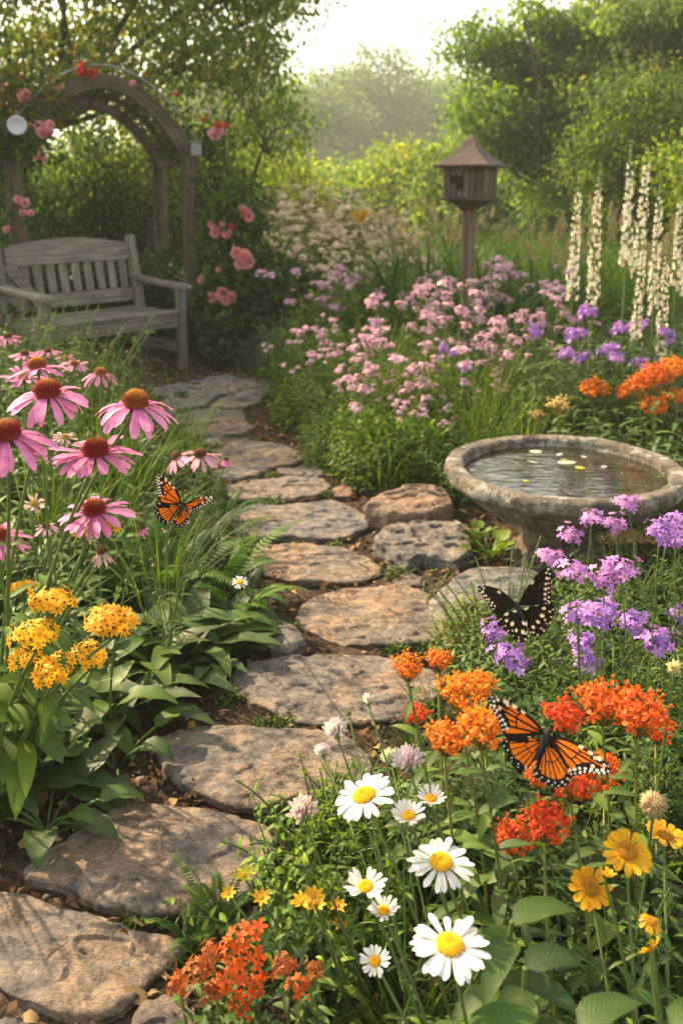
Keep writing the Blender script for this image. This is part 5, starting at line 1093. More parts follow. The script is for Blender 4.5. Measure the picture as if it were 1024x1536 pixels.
for i, (px, py, s, lb) in enumerate(((330, 900, .72, 'fern with arching fronds beside the sandy oval flagstone'), (300, 850, .7, 'fern just left behind the little white aster'), (355, 935, .6, 'fern reaching over the small grey rock'), (250, 905, .8, 'fern in the middle of the left bed'), (335, 790, .55, 'small fern beside the bluish flagstone'))):
    p = G(px, py); fr[i % 2].put((p[0], p[1], 0), None, s, lb)
pr = [Proto(mesh_thing('primrose_plant', rosette(13, .21, .06, DKG + LG[:2], .9, .05, 10, 1.3, 'lance'), [M['bigleaf'], M['stem']], 'x', 'plant')) for _ in range(2)]
for i, (px, py, s, lb) in enumerate(((285, 985, 1.1, 'plant with long wrinkled leaves arching over brown mulch'), (215, 1015, 1.05, 'long leaved plant right of the yellow clusters'), (330, 965, .85, 'long leaved plant next to the small grey rock'), (240, 960, 1.1, 'tall long leaved plant behind the yellow clusters'), (185, 1075, .95, 'long leaved plant at the mulch edge below the brightest yellow cluster'), (250, 1020, .9, 'long leaved plant nearest the long oval flagstone'), (365, 915, .7, 'small long leaved plant by the sandy oval flagstone'), (120, 1060, 1.1, 'big long leaved plant under the golden clusters'), (320, 1000, .7, 'low long leaved plant left of the small grey rock'))):
    p = G(px, py); pr[i % 2].put((p[0], p[1], 0), None, s, lb)
rng = np.random.default_rng(53)
# ------------------------------------------------------------------ flowers one by one
def frame(n_):
    n_ = nrm(n_); a = nrm(np.cross([0.02, 1, .01], n_)); return a, np.cross(n_, a), n_
class LMB(MB):                        # a builder in a tilted flower frame
    def __init__(s, n_, o=(0, 0, 0)): super().__init__(); s.fr = np.stack(frame(n_)); s.o = np.asarray(o, float)
    def add(s, V, F, C, mi=0, L=None):
        V = np.asarray(V, float).reshape(-1, 3); super().add(V @ s.fr + s.o, F, C, mi, V if L is None else L)
def nearest(p, poly):
    c = scatter_cache.setdefault(id(poly), np.array(scatter(poly, 400, .02))); d = np.hypot(c[:, 0] - p[0], c[:, 1] - p[1]); return c[np.argmin(d + rng.uniform(0, .03, len(d)))]
scatter_cache = {}
def stalk(t, a, b, r=.0035, leaves=None, sag=None, lo=.1, hi=.75, name='stem', col=(.09, .14, .035)):
    d = np.asarray(b) - np.asarray(a); sag = rng.normal(0, .018, 3) * np.linalg.norm(d) + np.array([-d[0], -d[1], 0]) * .12 if sag is None else sag
    p = curve(a, b, sag, 12); mb = MB(); tube(mb, p, np.linspace(r * 1.25, r * .85, 12), col, 7, 0); mb.build(name, M['stem'], t)
    if leaves: mb = MB(); stem_leaves(mb, p, leaves[0], leaves[1], leaves[3] if len(leaves) > 3 else LG, leaves[2], lo=lo, hi=hi, k=6, single=len(leaves) > 4); mb.build('foliage', M['bigleaf'], t)
    return p
def ring_petals(mb, n, r0, L, W, up, bend, c0, c1, prof, fold=.18, jit=.1, wav=.1, k=7, gapp=0., notch=0.):
    a = np.arange(n) * 2 * np.pi / n + rng.normal(0, jit, n); keep = rng.uniform(0, 1, n) >= gapp; a = a[keep]; n = len(a); d = np.stack([np.cos(a), np.sin(a), 0 * a], 1)
    u_ = up + rng.normal(0, .07, n); c0 = rcol(c0, n, .07); c1 = rcol(c1, n, .07)
    blades(mb, d * r0, nrm(d + UP * u_[:, None]), nrm(UP - d * u_[:, None]), L * rng.uniform(.82, 1.1, n), W * rng.uniform(.78, 1.14, n), prof, bend + rng.normal(0, .2, n), fold, c0, c1, None, k=k, wav=wav, notch=notch)
def coneflower(px, py, w, D, n_, label, cone='red', up=.05, bend=.85, npet=17, fade=0., gapp=0., group=None, ground=None, leaves=(.10, .026, 4), name='coneflower', base=None):
    t_ = FPX * D / w; P = at(px, py, t_); b = np.array([*(base if base is not None else nearest(P, LB if ground is None else ground)), 0]); n_ = nrm(n_)
    T = empty(name, b, label, 'flower', group); H = P - b
    stalk(T, (0, 0, -.02), H - n_ * .012, .0038 if D > .11 else .0026, leaves)
    rc = .175 * D; mb = LMB(n_, H); pk0, pk1 = np.array([.62, .16, .38]), np.array([.80, .33, .56]); pk0 = pk0 * (1 - fade) + np.array([.6, .42, .38]) * fade; pk1 = pk1 * (1 - fade) + np.array([.68, .5, .46]) * fade
    ring_petals(mb, npet, rc * .75, D * .48, D * .136, up, bend, pk0, pk1, 'petal', .22, .13, .1, 8, gapp, .03)
    ring_petals(mb, npet // 2, rc * .7, D * .45, D * .11, up - .22, bend * .9, pk0 * .95, pk1, 'petal', .22, .2, .1, 8, gapp, .03)
    FH = mb.build('flower_head', M['petal'], T)
    mb = LMB(n_, H); N_ = 165 if D > .1 else 90; i = np.arange(N_) + .5; q = np.sqrt(i / N_); a = i * 2.39996; z = np.sqrt(1 - q * q * .985)
    Pn = np.stack([q * np.cos(a), q * np.sin(a), z * .95], 1); Q = Pn * rc * np.array([1, 1, 1.0]) + UP * rc * .05
    f = np.clip((q - .25) / .55, 0, 1)[:, None]
    tops, mids, lows = {'red': ((.62, .30, .03), (.46, .07, .02), (.16, .016, .012)), 'orange': ((.68, .36, .03), (.66, .27, .03), (.18, .05, .012)), 'brown': ((.3, .17, .03), (.22, .09, .02), (.08, .03, .012)), 'yellow': ((.6, .42, .05), (.6, .4, .04), (.3, .2, .03))}[cone]
    g_ = np.clip((f - .0) * 2, 0, 1); ct = np.asarray(tops) * (1 - g_) + np.asarray(mids) * g_; g2 = np.clip((f - .55) * 2.2, 0, 1); ct = ct * (1 - g2) + np.asarray(lows) * 1.4 * g2
    cm_ = np.zeros((14, 3)); lathe_pts = []
    th = np.arange(20) / 20 * 2 * np.pi; rr = np.linspace(0, 1, 8); zz = np.sqrt(1 - rr ** 2 * .99)
    V = np.stack([rr[:, None] * np.cos(th) * rc * .95, rr[:, None] * np.sin(th) * rc * .95, np.broadcast_to(zz[:, None] * rc * .92, (8, 20))], -1); ii = np.arange(7)[:, None] * 20; j = np.arange(20)[None]; j2 = (j + 1) % 20
    mb.add(V.reshape(-1, 3), np.stack([ii + j, ii + 20 + j, ii + 20 + j2, ii + j2], -1).reshape(-1, 4), lows)
    spikes(mb, Q * .93, nrm(Pn + UP * .35), rc * (.40 if D > .1 else .28) * rng.uniform(.75, 1.2, N_), rc * .062, np.asarray(lows) * 1.2, ct * rng.uniform(.8, 1.2, (N_, 1))); mb.build('cone', M['core'], FH)
    mb = LMB(n_, H); a = np.arange(14) * .4488; d = np.stack([np.cos(a), np.sin(a), 0 * a], 1); blades(mb, d * .003 - UP * .004, d - UP * .15, UP, rc * 1.1, rc * .3, 'lance', .4, .1, (.1, .15, .04), k=3); mb.build('sepals', M['leaf'], FH)
    return T
CF = [(72, 592, 116, .145, (.02, -.16, 1), 'tall coneflower with deep red cone below the bench leg, full pink petals', 'red', 0., .75), (204, 608, 114, .145, (.12, -.12, 1), 'coneflower with orange topped cone, nearest to the path slabs', 'orange', -.12, .75),
      (12, 655, 128, .15, (-.1, -.22, 1), 'coneflower with drooping petals cut by the left edge, above the lowest one', 'red', -.25, .75), (144, 680, 114, .145, (.05, -.15, 1), 'coneflower with wide flat petals in the middle of the left group', 'red', .12, .55),
      (142, 768, 98, .13, (0, -.2, 1), 'lower coneflower left of the orange and black butterfly', 'red', .05, .6), (-4, 806, 84, .13, (.1, -.2, 1), 'lowest pink coneflower, half cut off by the left edge', 'red', -.05, .6),
      (57, 552, 78, .115, (-.1, -.05, 1), 'coneflower with flattened orange cone behind the tall red coned one', 'orange', -.05, .6), (37, 566, 58, .09, (.1, -.35, 1), 'pale pink open flower with tiny yellow centre beside the orange coned one', 'yellow', .35, .3),
      (151, 561, 54, .10, (.1, -.1, 1), 'small coneflower with orange cone in front of the dark gap under the bench', 'orange', -.3, .7), (112, 547, 38, .09, (.1, -.2, 1), 'little pale coneflower under the bench seat front', 'orange', .05, .4),
      (301, 684, 56, .105, (-.15, -.1, 1), 'fading coneflower with brown cone leaning over the path slabs', 'brown', -.15, .7), (266, 686, 50, .10, (-.5, -.1, .8), 'faded coneflower tipped sideways left of the brown coned one', 'brown', -.3, .5),
      (98, 657, 34, .06, (.1, -.2, 1), 'washed out small coneflower between two large pink ones', 'yellow', .2, .4), (12, 506, 38, .1, (0, -.1, 1), 'small pink flower near the left edge above the others', 'brown', -.1, .5), (38, 532, 40, .1, (0, -.1, 1), 'flat pink flower left of the bench leg', 'brown', .05, .4), (72, 528, 34, .1, (0, -.1, 1), 'pink flower just in front of the bench leg', 'brown', .05, .4),
      (152, 830, 38, .05, (0, -.1, 1), 'spent coneflower with drooped pale petals above the yellow clusters', 'brown', -.9, .5), (70, 790, 36, .055, (0, -.2, 1), 'spent pinkish coneflower left of the lower pink coneflower', 'brown', -.2, .5), (52, 757, 36, .055, (.1, -.3, 1), 'small whitish coneflower beside lower pink coneflower', 'yellow', .2, .3), (214, 793, 24, .032, (0, -.1, 1), 'bare brown seed cone below the orange and black butterfly', 'brown', -1.6, .2), (339, 690, 24, .04, (.1, -.1, 1), 'bare golden seed cone hanging over the long pointed flagstone', 'brown', -1.6, .2), (98, 537, 26, .08, (0, -.1, 1), 'tiny pink blossom against the dark space under the bench', 'yellow', .1, .4)]
for i, (px, py, w, D, n_, lb, cone, up, bend) in enumerate(CF):
    small = D < .12; fd = {10: .45, 11: .3, 12: .75, 16: .95, 17: .6, 18: .9, 9: .35}.get(i, 0.)
    coneflower(px, py, w, D, n_, lb, cone, up, bend, 17 if not small else 13, fd, .0 if not small else .12, leaves=(.10, .028, 4) if not small else (.06, .016, 3))
# ---------------------------------------------------------- golden clusters
def golden(px, py, w, D, label, n=24, tl=(0, -.1, 1)):
    t_ = FPX * D / w; P = at(px, py, t_); b = np.array([*nearest(P, LB), 0]); T = empty('golden_cluster_flower', b, label, 'flower'); H = P - b; n_ = nrm(tl)
    stalk(T, (0, 0, -.02), H - n_ * .03, .0036, (.13, .05, 4, LG + DKG[:1]), lo=.35, hi=.85)
    mb = LMB(n_, H); Pd, Nd = dome(n, D * .43, D * .2, .1); Nd = nrm(Nd + np.array([0, -.3, 0]) + rng.normal(0, .22, Nd.shape)); Pd = Pd * rng.uniform(.82, 1.15, (n, 1)); np_ = 8
    florets(mb, Pd, Nd, D * .155 * rng.uniform(.85, 1.15, n), np_, .42, .15, .25, (.78, .40, .012), (.84, .52, .02), 'star', None, .17, 3, True); ey = rng.uniform(0, 1, n) < .6; blobs(mb, Pd[ey] + Nd[ey] * .001, D * .155 * rng.uniform(.08, .2, ey.sum()), (.24, .08, .015)); mb.build('blossom', M['petal'], T)
    mb = LMB(n_, H)
    for p in Pd: tube(mb, curve((0, 0, -.03), p * .93, (0, 0, -.005), 4), .0013, (.1, .15, .04), 4, 0, cap=False)
    mb.build('flower_stalk', M['stem'], T); return T
for a in ((165, 937, 88, .105, 'golden flower cluster furthest right, bright and domed', 30), (80, 905, 76, .095, 'golden flower cluster behind, between two others', 24), (35, 884, 50, .075, 'dull golden flower cluster furthest back at left', 20, (-.1, .1, 1)), (52, 956, 78, .095, 'golden flower cluster left of the bright domed one', 24), (42, 988, 62, .08, 'golden flower cluster lower left of the group', 18), (78, 1010, 72, .09, 'lowest golden flower cluster with open dark centres', 18, (.1, -.3, 1)), (132, 988, 68, .085, 'golden flower cluster right of the lowest one', 17, (.1, -.25, 1)), (-4, 1000, 52, .08, 'golden flower cluster cut off by the left edge', 16), (92, 970, 34, .05, 'single small golden bloom between the clusters', 6), (155, 795, 60, .08, 'hazy orange yellow cluster behind the lower pink coneflower', 18, (0, .2, 1)), (128, 800, 34, .046, 'small orange cluster beside the hazy orange yellow one', 10)): golden(*a)
# broad leaves at the lower left
for k, (px, py, L, W, n, up, cols, lb) in enumerate(((55, 1185, .15, .075, 11, .9, DKG + LG[:1], 'broad leaved plant spilling over the mulch at lower left'), (-25, 1215, .17, .085, 10, .8, DKG, 'dark broad leaved plant cut off by the left edge'), (130, 1105, .15, .06, 9, 1.0, LG, 'plant with pale sunlit pointed leaves under the golden clusters'), (70, 1245, .12, .06, 9, .8, DKG + LG[:1], 'low broad leaved plant on the mulch by the broad flagstone'), (175, 1150, .10, .045, 8, .8, LG + DKG, 'small broad leaved plant alone at the edge of the wide grey tan flagstone'), (15, 1120, .14, .07, 9, 1.3, LG + DKG[:1], 'broad leaved plant behind, below the golden clusters'))):
    p = G(px, py); T = empty('broad_leaf_plant', p, lb, 'plant')
    for m_ in rosette(n, L, W, cols, up, .09, 10, 1.25, as_parts=True): m_.build('leaf', [M['bigleaf'], M['stem']], T)

# ---------------------------------------------------------- right front bed
RF = np.concatenate([GP([(315, 1600), (330, 1500), (375, 1450), (445, 1390), (475, 1300), (530, 1225), (605, 1125), (665, 1050), (690, 985), (720, 950), (850, 905), (1010, 850)]), [[1.6, 2.5], [1.3, .7], [.0, .7]]])
RN = RF[(RF[:, 1] < 3)]
rfh = [Proto(mesh_thing('leafy_herb', herb(.30, 10, .085, .026, DKG + LG[:1], .08, 6, .5, k=6)[0], [M['bigleaf'], M['stem']], 'x', 'plant')) for _ in range(3)]
rfg = [Proto(mesh_thing('meadow_grass', grass_clump(50, .30, .005, LG + DKG[:1], .07, .9, .5, 7), SM, 'x', 'grass')) for _ in range(2)]
for i, p in enumerate(scatter(RN, 150, .065)):
    h = .88 if p[1] > 1.15 else .7
    dmin = min(np.hypot(p[0] - q[0], p[1] - q[1]) for q in RF[:10]); h *= np.clip(.55 + dmin * 2, .5, 1)
    if p[1] > 1.75: h *= .9
    if i % 3 == 2: rfg[i % 2].put((p[0], p[1], 0), None, h * rng.uniform(.8, 1.1), 'tuft of fine dark grass among the daisies and orange blooms', 'grass tufts in the right front bed')
    else: rfh[i % 3].put((p[0], p[1], 0), None, h * rng.uniform(.75, 1.05), 'dark green leafy plant under the daisies and orange blooms', 'leafy plants in the right front bed')
# ox-eye daisies
def daisy(px, py, w, D, n_, label, bx, by, up=.0, bend=.25, npet=21, name='daisy', pc=((.74, .73, .66), (.82, .82, .80)), dc=(.74, .42, .015), dr=.2, prof='daisy', pw=.108, leaves=(.05, .012, 4), tmul=1.):
    t_ = FPX * D / w; P = at(px, py, t_); b = np.array([bx, by, 0.]); T = empty(name, b, label, 'flower'); H = P - b; n_ = nrm(n_)
    stalk(T, (0, 0, -.02), H - n_ * .006, .0024, leaves); rc = dr * D * .88
    mb = LMB(n_, H); ring_petals(mb, npet, rc * .85, D * .5 - rc * .85, D * pw, up, bend, pc[0], pc[1], prof, .16, .07, .06, 7, .05); ring_petals(mb, npet // 3, rc * .8, D * .48 - rc * .8, D * pw, up - .15, bend, np.array(pc[0]) * .92, np.array(pc[1]) * .95, prof, .16, .3, .06, 7); FH = mb.build('flower_head', M['white'] if pc[0][2] > .3 else M['petal'], T)
    mb = LMB(n_, H); N_ = 150; i = np.arange(N_) + .5; q = np.sqrt(i / N_); a = i * 2.39996; z = rc * (.42 * np.sqrt(1 - q * q * .98) - .12 * np.exp(-q * q * 14)); Pp = np.stack([q * np.cos(a) * rc, q * np.sin(a) * rc, z], 1)
    nn = nrm(np.stack([q * np.cos(a), q * np.sin(a), 1.1 - q * .6], 1)); cc = np.asarray(dc) * (1 - .3 * np.exp(-q * q * 12))[:, None] * rng.uniform(.85, 1.15, (N_, 1)); blobs(mb, Pp, rc * .095, cc); mb.build('disc', M['core'], FH)
    mb = LMB(n_, H); a = np.arange(16) * .3927; d = np.stack([np.cos(a), np.sin(a), 0 * a], 1); blades(mb, d * .001 - UP * .006, d + UP * (.25 + up), UP, rc * 1.15, rc * .35, 'lance', -.2, .1, (.09, .15, .04), k=3); mb.build('sepals', M['leaf'], FH)
    return T
for a in ((674, 1418, 118, .092, (.02, -.08, 1), 'largest white daisy, lowest in the right front bed', .20, .98, .05, .2), (661, 1294, 97, .088, (.03, -.2, 1), 'white daisy with drooping lower petals between largest one and orange blooms', .24, 1.14, .0, .25), (546, 1194, 100, .092, (-.28, -.02, 1), 'big white daisy leaning towards the path', .20, 1.12, .08, .25),
          (548, 1330, 66, .06, (-.05, -.12, 1), 'white daisy seen from the side with raised petals', .17, 1.1, .35, -.1, 19), (575, 1366, 52, .047, (.0, -.1, 1), 'small cream daisy seen from the side below the raised one', .16, 1.05, .45, -.1, 17), (562, 1442, 48, .042, (-.15, -.4, 1), 'small white daisy facing left near the bottom', .2, .95, .2, .0, 19), (612, 1224, 56, .054, (-.05, -.1, 1), 'white daisy seen from the side right of the big leaning one', .24, 1.15, .45, -.1, 18), (646, 1198, 50, .05, (.12, -.1, 1), 'half open white daisy under the left orange blooms', .27, 1.2, .5, -.1, 17)):
    daisy(*a)
YC = ((.74, .36, .01), (.80, .46, .015))
for a in ((940, 1277, 74, .07, (.05, -.45, 1), 'yellow daisy with brown gold eye, upper one of the pair', .42, 1.02, .05, .15, 15), (885, 1331, 67, .064, (-.05, -.55, 1), 'yellow daisy lower left of the pair at right', .38, 1.0, .05, .15, 14), (996, 1252, 60, .064, (.2, -.1, 1), 'yellow daisy seen from the side at the right edge', .45, 1.05, .2, .1, 14), (908, 1312, 34, .028, (.3, .2, 1), 'half opened yellow bud between the pair of yellow daisies', .40, 1.02, .7, -.2, 10), (975, 1382, 40, .033, (.1, -.1, .9), 'nodding yellow flower, upper of two at lower right', .42, .92, -.3, .5, 11), (976, 1422, 42, .034, (.25, -.5, -.3), 'drooping yellow flower, lowest at lower right', .43, .9, -.2, .4, 11), (1030, 1262, 40, .036, (.2, -.2, 1), 'yellow flower cut off by the right edge', .48, 1.04, .1, .2, 12)):
    daisy(*a, name='yellow_daisy', pc=YC, dc=(.42, .2, .015), dr=.23, pw=.17)
for a in ((343, 1340, 28, .032, (-.2, -.5, 1), 'yellow starry flower nearest the stones', -.06, 1.3), (392, 1346, 34, .036, (0, -.4, 1), 'yellow starry flower with pointed petals right of the nearest one', -.04, 1.3), (452, 1352, 36, .036, (-.1, -.4, 1), 'left flower of the tight yellow starry bunch', .02, 1.28), (470, 1344, 38, .036, (.1, -.2, 1), 'topmost flower of the tight yellow starry bunch', .02, 1.28), (474, 1356, 36, .036, (.1, -.5, 1), 'front flower of the tight yellow starry bunch', .02, 1.28), (506, 1358, 30, .034, (.1, -.3, 1), 'yellow starry flower right beside the tight bunch', .05, 1.26), (512, 1386, 30, .034, (.0, -.2, 1), 'yellow starry flower below the tight bunch', .05, 1.25), (366, 1313, 40, .045, (0, -.1, 1), 'lime yellow bracted flower highest in the lime patch', -.05, 1.35), (437, 1290, 32, .04, (0, -.1, 1), 'lime yellow bracted flower beside the broad flagstone', -.02, 1.38)):
    lime = 'lime' in a[5]; daisy(*a, up=.35, bend=.1, npet=8, name='yellow_star_flower', pc=((.42, .42, .02), (.52, .5, .03)) if lime else ((.72, .42, .015), (.78, .5, .03)), dc=(.55, .3, .02), dr=.14, prof='star', pw=.2, leaves=(.045, .014, 4, LIME))
# white and blush clover heads
def clover(px, py, w, D, label, c=((.72, .66, .60), (.78, .70, .70)), bx=.12, by=1.2, bud=False):
    t_ = FPX * D / w; P = at(px, py, t_); b = np.array([bx, by, 0.]); T = empty('clover_flower', b, label, 'flower'); H = P - b; n_ = nrm((-.15, -.1, 1)); stalk(T, (0, 0, -.02), H - n_ * D * .2, .0019, (.045, .012, 3))
    mb = LMB(n_, H); n = 26 if bud else 60; Pd, Nd = dome(n, D * .17, D * .16, .1); Nd = nrm(Nd * np.array([1, 1, 1.2 if not bud else 4])); cc = rcol(c[0], n, .08)
    blades(mb, Pd, Nd, np.cross(Nd, [.3, .2, 1]), D * (.34 if not bud else .5) * rng.uniform(.8, 1.15, n), D * .13, 'petal', rng.normal(-.2, .3, n), .35, cc, rcol(c[1], n, .06), k=4); FH = mb.build('flower_head', M['white'], T)
    mb = LMB(n_, H); blobs(mb, [(0, 0, -.003)], D * .17, (.12, .17, .05), 0, .8); mb.build('sepals', M['stem'], FH)
for a in ((505, 1100, 46, .05, 'blush white clover head at the edge of the wide flagstone'), (552, 1054, 24, .03, 'small closed white bud at the long oval flagstone', ((.7, .7, .6), (.75, .74, .66)), .14, 1.35, True), (484, 1130, 30, .04, 'small blush white clover head below the first one'), (613, 1148, 56, .06, 'pinkish white clover head under the left orange blooms', ((.74, .6, .62), (.76, .66, .7)), .2, 1.25), (586, 1140, 36, .045, 'greenish white clover head left of the pinkish one', ((.55, .6, .36), (.66, .68, .5)), .18, 1.25), (456, 1222, 56, .06, 'blush pink clover head in front of broad flagstone', ((.72, .5, .46), (.76, .62, .6)), .05, 1.3), (566, 1170, 20, .03, 'tiny white clover bud above the big leaning daisy', ((.7, .66, .6), (.75, .7, .66)), .16, 1.25, True), (524, 1075, 16, .02, 'tiny green bud standing left of the closed white bud', ((.2, .26, .08), (.25, .3, .1)), .13, 1.32, True)): clover(*a)
# orange butterfly weed
OR = ((.70, .15, .012), (.78, .27, .025)); RO = ((.66, .07, .012), (.76, .14, .022))
def umbel(mb, D, cols, n=34, flat=.32, openf=False):
    Pd, Nd = dome(n, D * .48, D * flat * 1.15, .10); Nd = nrm(Nd + rng.normal(0, .2, Nd.shape)); Pd = Pd * rng.uniform(.8, 1.12, (n, 1)); s = D * .145 * rng.uniform(.7, 1.2, n)
    if openf: florets(mb, Pd, Nd, D * .24 * rng.uniform(.6, 1.15, n), 5, .62, .25, .3, rcol(cols[0], n, .15), rcol(cols[1], n, .15), 'petal', (.5, .22, .03), .14, k=3, wide=True); return Pd
    florets(mb, Pd, Nd, s * 1.05, 5, .5, -.15, 1.0, rcol(cols[0], n, .15), rcol(cols[1], n, .15), 'petal', None, k=3, wide=True)
    florets(mb, Pd + Nd * (s * .1)[:, None], Nd, s * .75, 5, .42, 1.6, -.3, rcol(cols[1], n, .12), rcol(np.array(cols[1]) * [1.05, 1.3, 1.2], n, .12), 'lance', None, k=2, wide=True)
    return Pd
def milkweed(px, py, w, D, label, cols=OR, bx=None, by=None, tl=(0, -.15, 1), lv=(.105, .03, 6), n=34, subs=1, ty=None, name='butterfly_weed', group=None, flat=.32):
    t_ = FPX * D / w if ty is None else ty; P = at(px, py, t_); b = np.array([P[0] + rng.normal(0.02, .02) if bx is None else bx, P[1] + .02 if by is None else by, 0.]); T = empty(name, b, label, 'flower', group); H = P - b; n_ = nrm(tl)
    stalk(T, (0, 0, -.02), H - n_ * D * .4, .0026, lv + (LG + DKG[:2],), lo=.2, hi=.92, col=(.13, .15, .035)); mb = LMB(n_, H); Pd = umbel(mb, D, cols, n, flat, name == 'red_cushion_flower'); mb.build('blossom', M['petal'], T)
    mb = LMB(n_, H)
    for p in Pd: tube(mb, curve((0, 0, -D * .4), p * .95, (0, 0, -.004), 4), .0011, (.2, .15, .04), 4, 0, cap=False)
    mb.build('flower_stalk', M['stem'], T)
for a in ((612, 1006, 52, .06, 'orange milkweed head highest at the left end of its group', OR, .20, 1.5), (657, 993, 44, .055, 'small orange milkweed head right of the highest one', OR, .21, 1.5), (690, 1045, 84, .09, 'large orange milkweed head in the middle left group', OR, .26, 1.42), (722, 1030, 52, .07, 'orange milkweed head touching the large one on its right', OR, .27, 1.45), (668, 1112, 70, .075, 'orange milkweed head low over the pinkish clover', OR, .24, 1.32), (722, 1098, 84, .085, 'bright orange milkweed head touching the left wing of the big orange butterfly', OR, .28, 1.3), (622, 1076, 46, .06, 'dim orange milkweed head low behind white buds', RO, .2, 1.45), (768, 1262, 70, .075, 'red orange milkweed head left of a close pair above the yellow daisies', RO, .32, 1.12), (818, 1240, 76, .075, 'red orange milkweed head right of the close pair, slightly higher', RO, .33, 1.12), (858, 1172, 100, .10, 'red orange milkweed head directly under the big orange butterfly', RO, .38, 1.2), (908, 1160, 62, .075, 'red orange milkweed head at the right wing tip of the big butterfly', RO, .42, 1.22), (905, 1062, 84, .09, 'orange red milkweed head above the right wing of the big butterfly', RO, .46, 1.4), (958, 1078, 92, .095, 'large orange red milkweed head right of the big butterfly', RO, .50, 1.38), (846, 1080, 64, .075, 'orange red milkweed head behind the head of the big butterfly', RO, .42, 1.45), (985, 1100, 50, .065, 'orange red milkweed head furthest right in the front bed', RO, .54, 1.36), (808, 1168, 50, .06, 'red milkweed head peeping out under the left wing of the big butterfly', RO, .34, 1.22)): milkweed(*a)
for a in ((890, 590, 44, 'lone round orange milkweed head behind the birdbath'), (940, 597, 44, 'orange milkweed head left end of the group behind the birdbath'), (962, 582, 46, 'orange milkweed head in the middle of the group behind the birdbath'), (985, 572, 52, 'orange milkweed head upper right of the group behind the birdbath'), (1012, 560, 48, 'orange milkweed head highest near the right edge behind the birdbath'), (978, 618, 46, 'orange milkweed head lowest of the group behind the birdbath'), (1010, 604, 44, 'orange milkweed head at the right edge below the highest one')): milkweed(a[0], a[1], a[2], .128, a[3], ((.68, .13, .012), (.74, .2, .02)), lv=(.16, .045, 5), n=44, flat=.38)
milkweed(838, 612, 40, .116, 'pale cream and yellow flower cluster left of the lone orange head', ((.62, .42, .14), (.7, .55, .2)), lv=(.1, .03, 4), n=16)
milkweed(806, 625, 26, .077, 'small peach flower cluster by the back rim of the birdbath', ((.66, .34, .14), (.7, .45, .2)), lv=(.1, .03, 4), n=12)
# red flowered cushion at the bottom
RW = ((.68, .075, .01), (.76, .15, .015)); RU = ((.42, .085, .02), (.52, .15, .035))
for i, (px, py, w, c, lb) in enumerate(((372, 1405, 62, RW, 'topmost vermilion flower cluster at the bottom of the photo'), (345, 1425, 50, RW, 'vermilion flower cluster left below the topmost one'), (372, 1448, 74, RW, 'largest open vermilion flower cluster at the bottom'), (345, 1470, 60, RW, 'vermilion flower cluster below left of the largest one'), (382, 1478, 46, RW, 'vermilion flower cluster below right of the largest one'), (362, 1512, 44, RW, 'lowest vermilion flower cluster at the bottom edge'), (318, 1428, 44, RU, 'rusty budding flower cluster facing the stones, upper'), (300, 1458, 56, RU, 'rusty budding flower cluster nearest the corner of the large flat flagstone'), (268, 1478, 44, RU, 'rusty budding flower cluster furthest left by the small broken stone'), (322, 1488, 42, RU, 'rusty budding flower cluster lowest of the rusty ones'), (425, 1450, 48, RU, 'rusty red flower cluster right of the vermilion ones'), (450, 1480, 46, RW, 'small vermilion flower cluster under a dark leaf'), (470, 1455, 36, RU, 'rusty red flower cluster beside yellow starry flowers'))):
    P = at(px, py, 1.35); z = P[2]; D = w * 1.1 / FPX
    milkweed(px, py, w, D, lb, c, P[0] + .01, P[1] + .03, (0, -.5, 1), (.05, .016, 6), 8 if c is RW else 12, ty=1.35, name='red_cushion_flower', flat=.25)
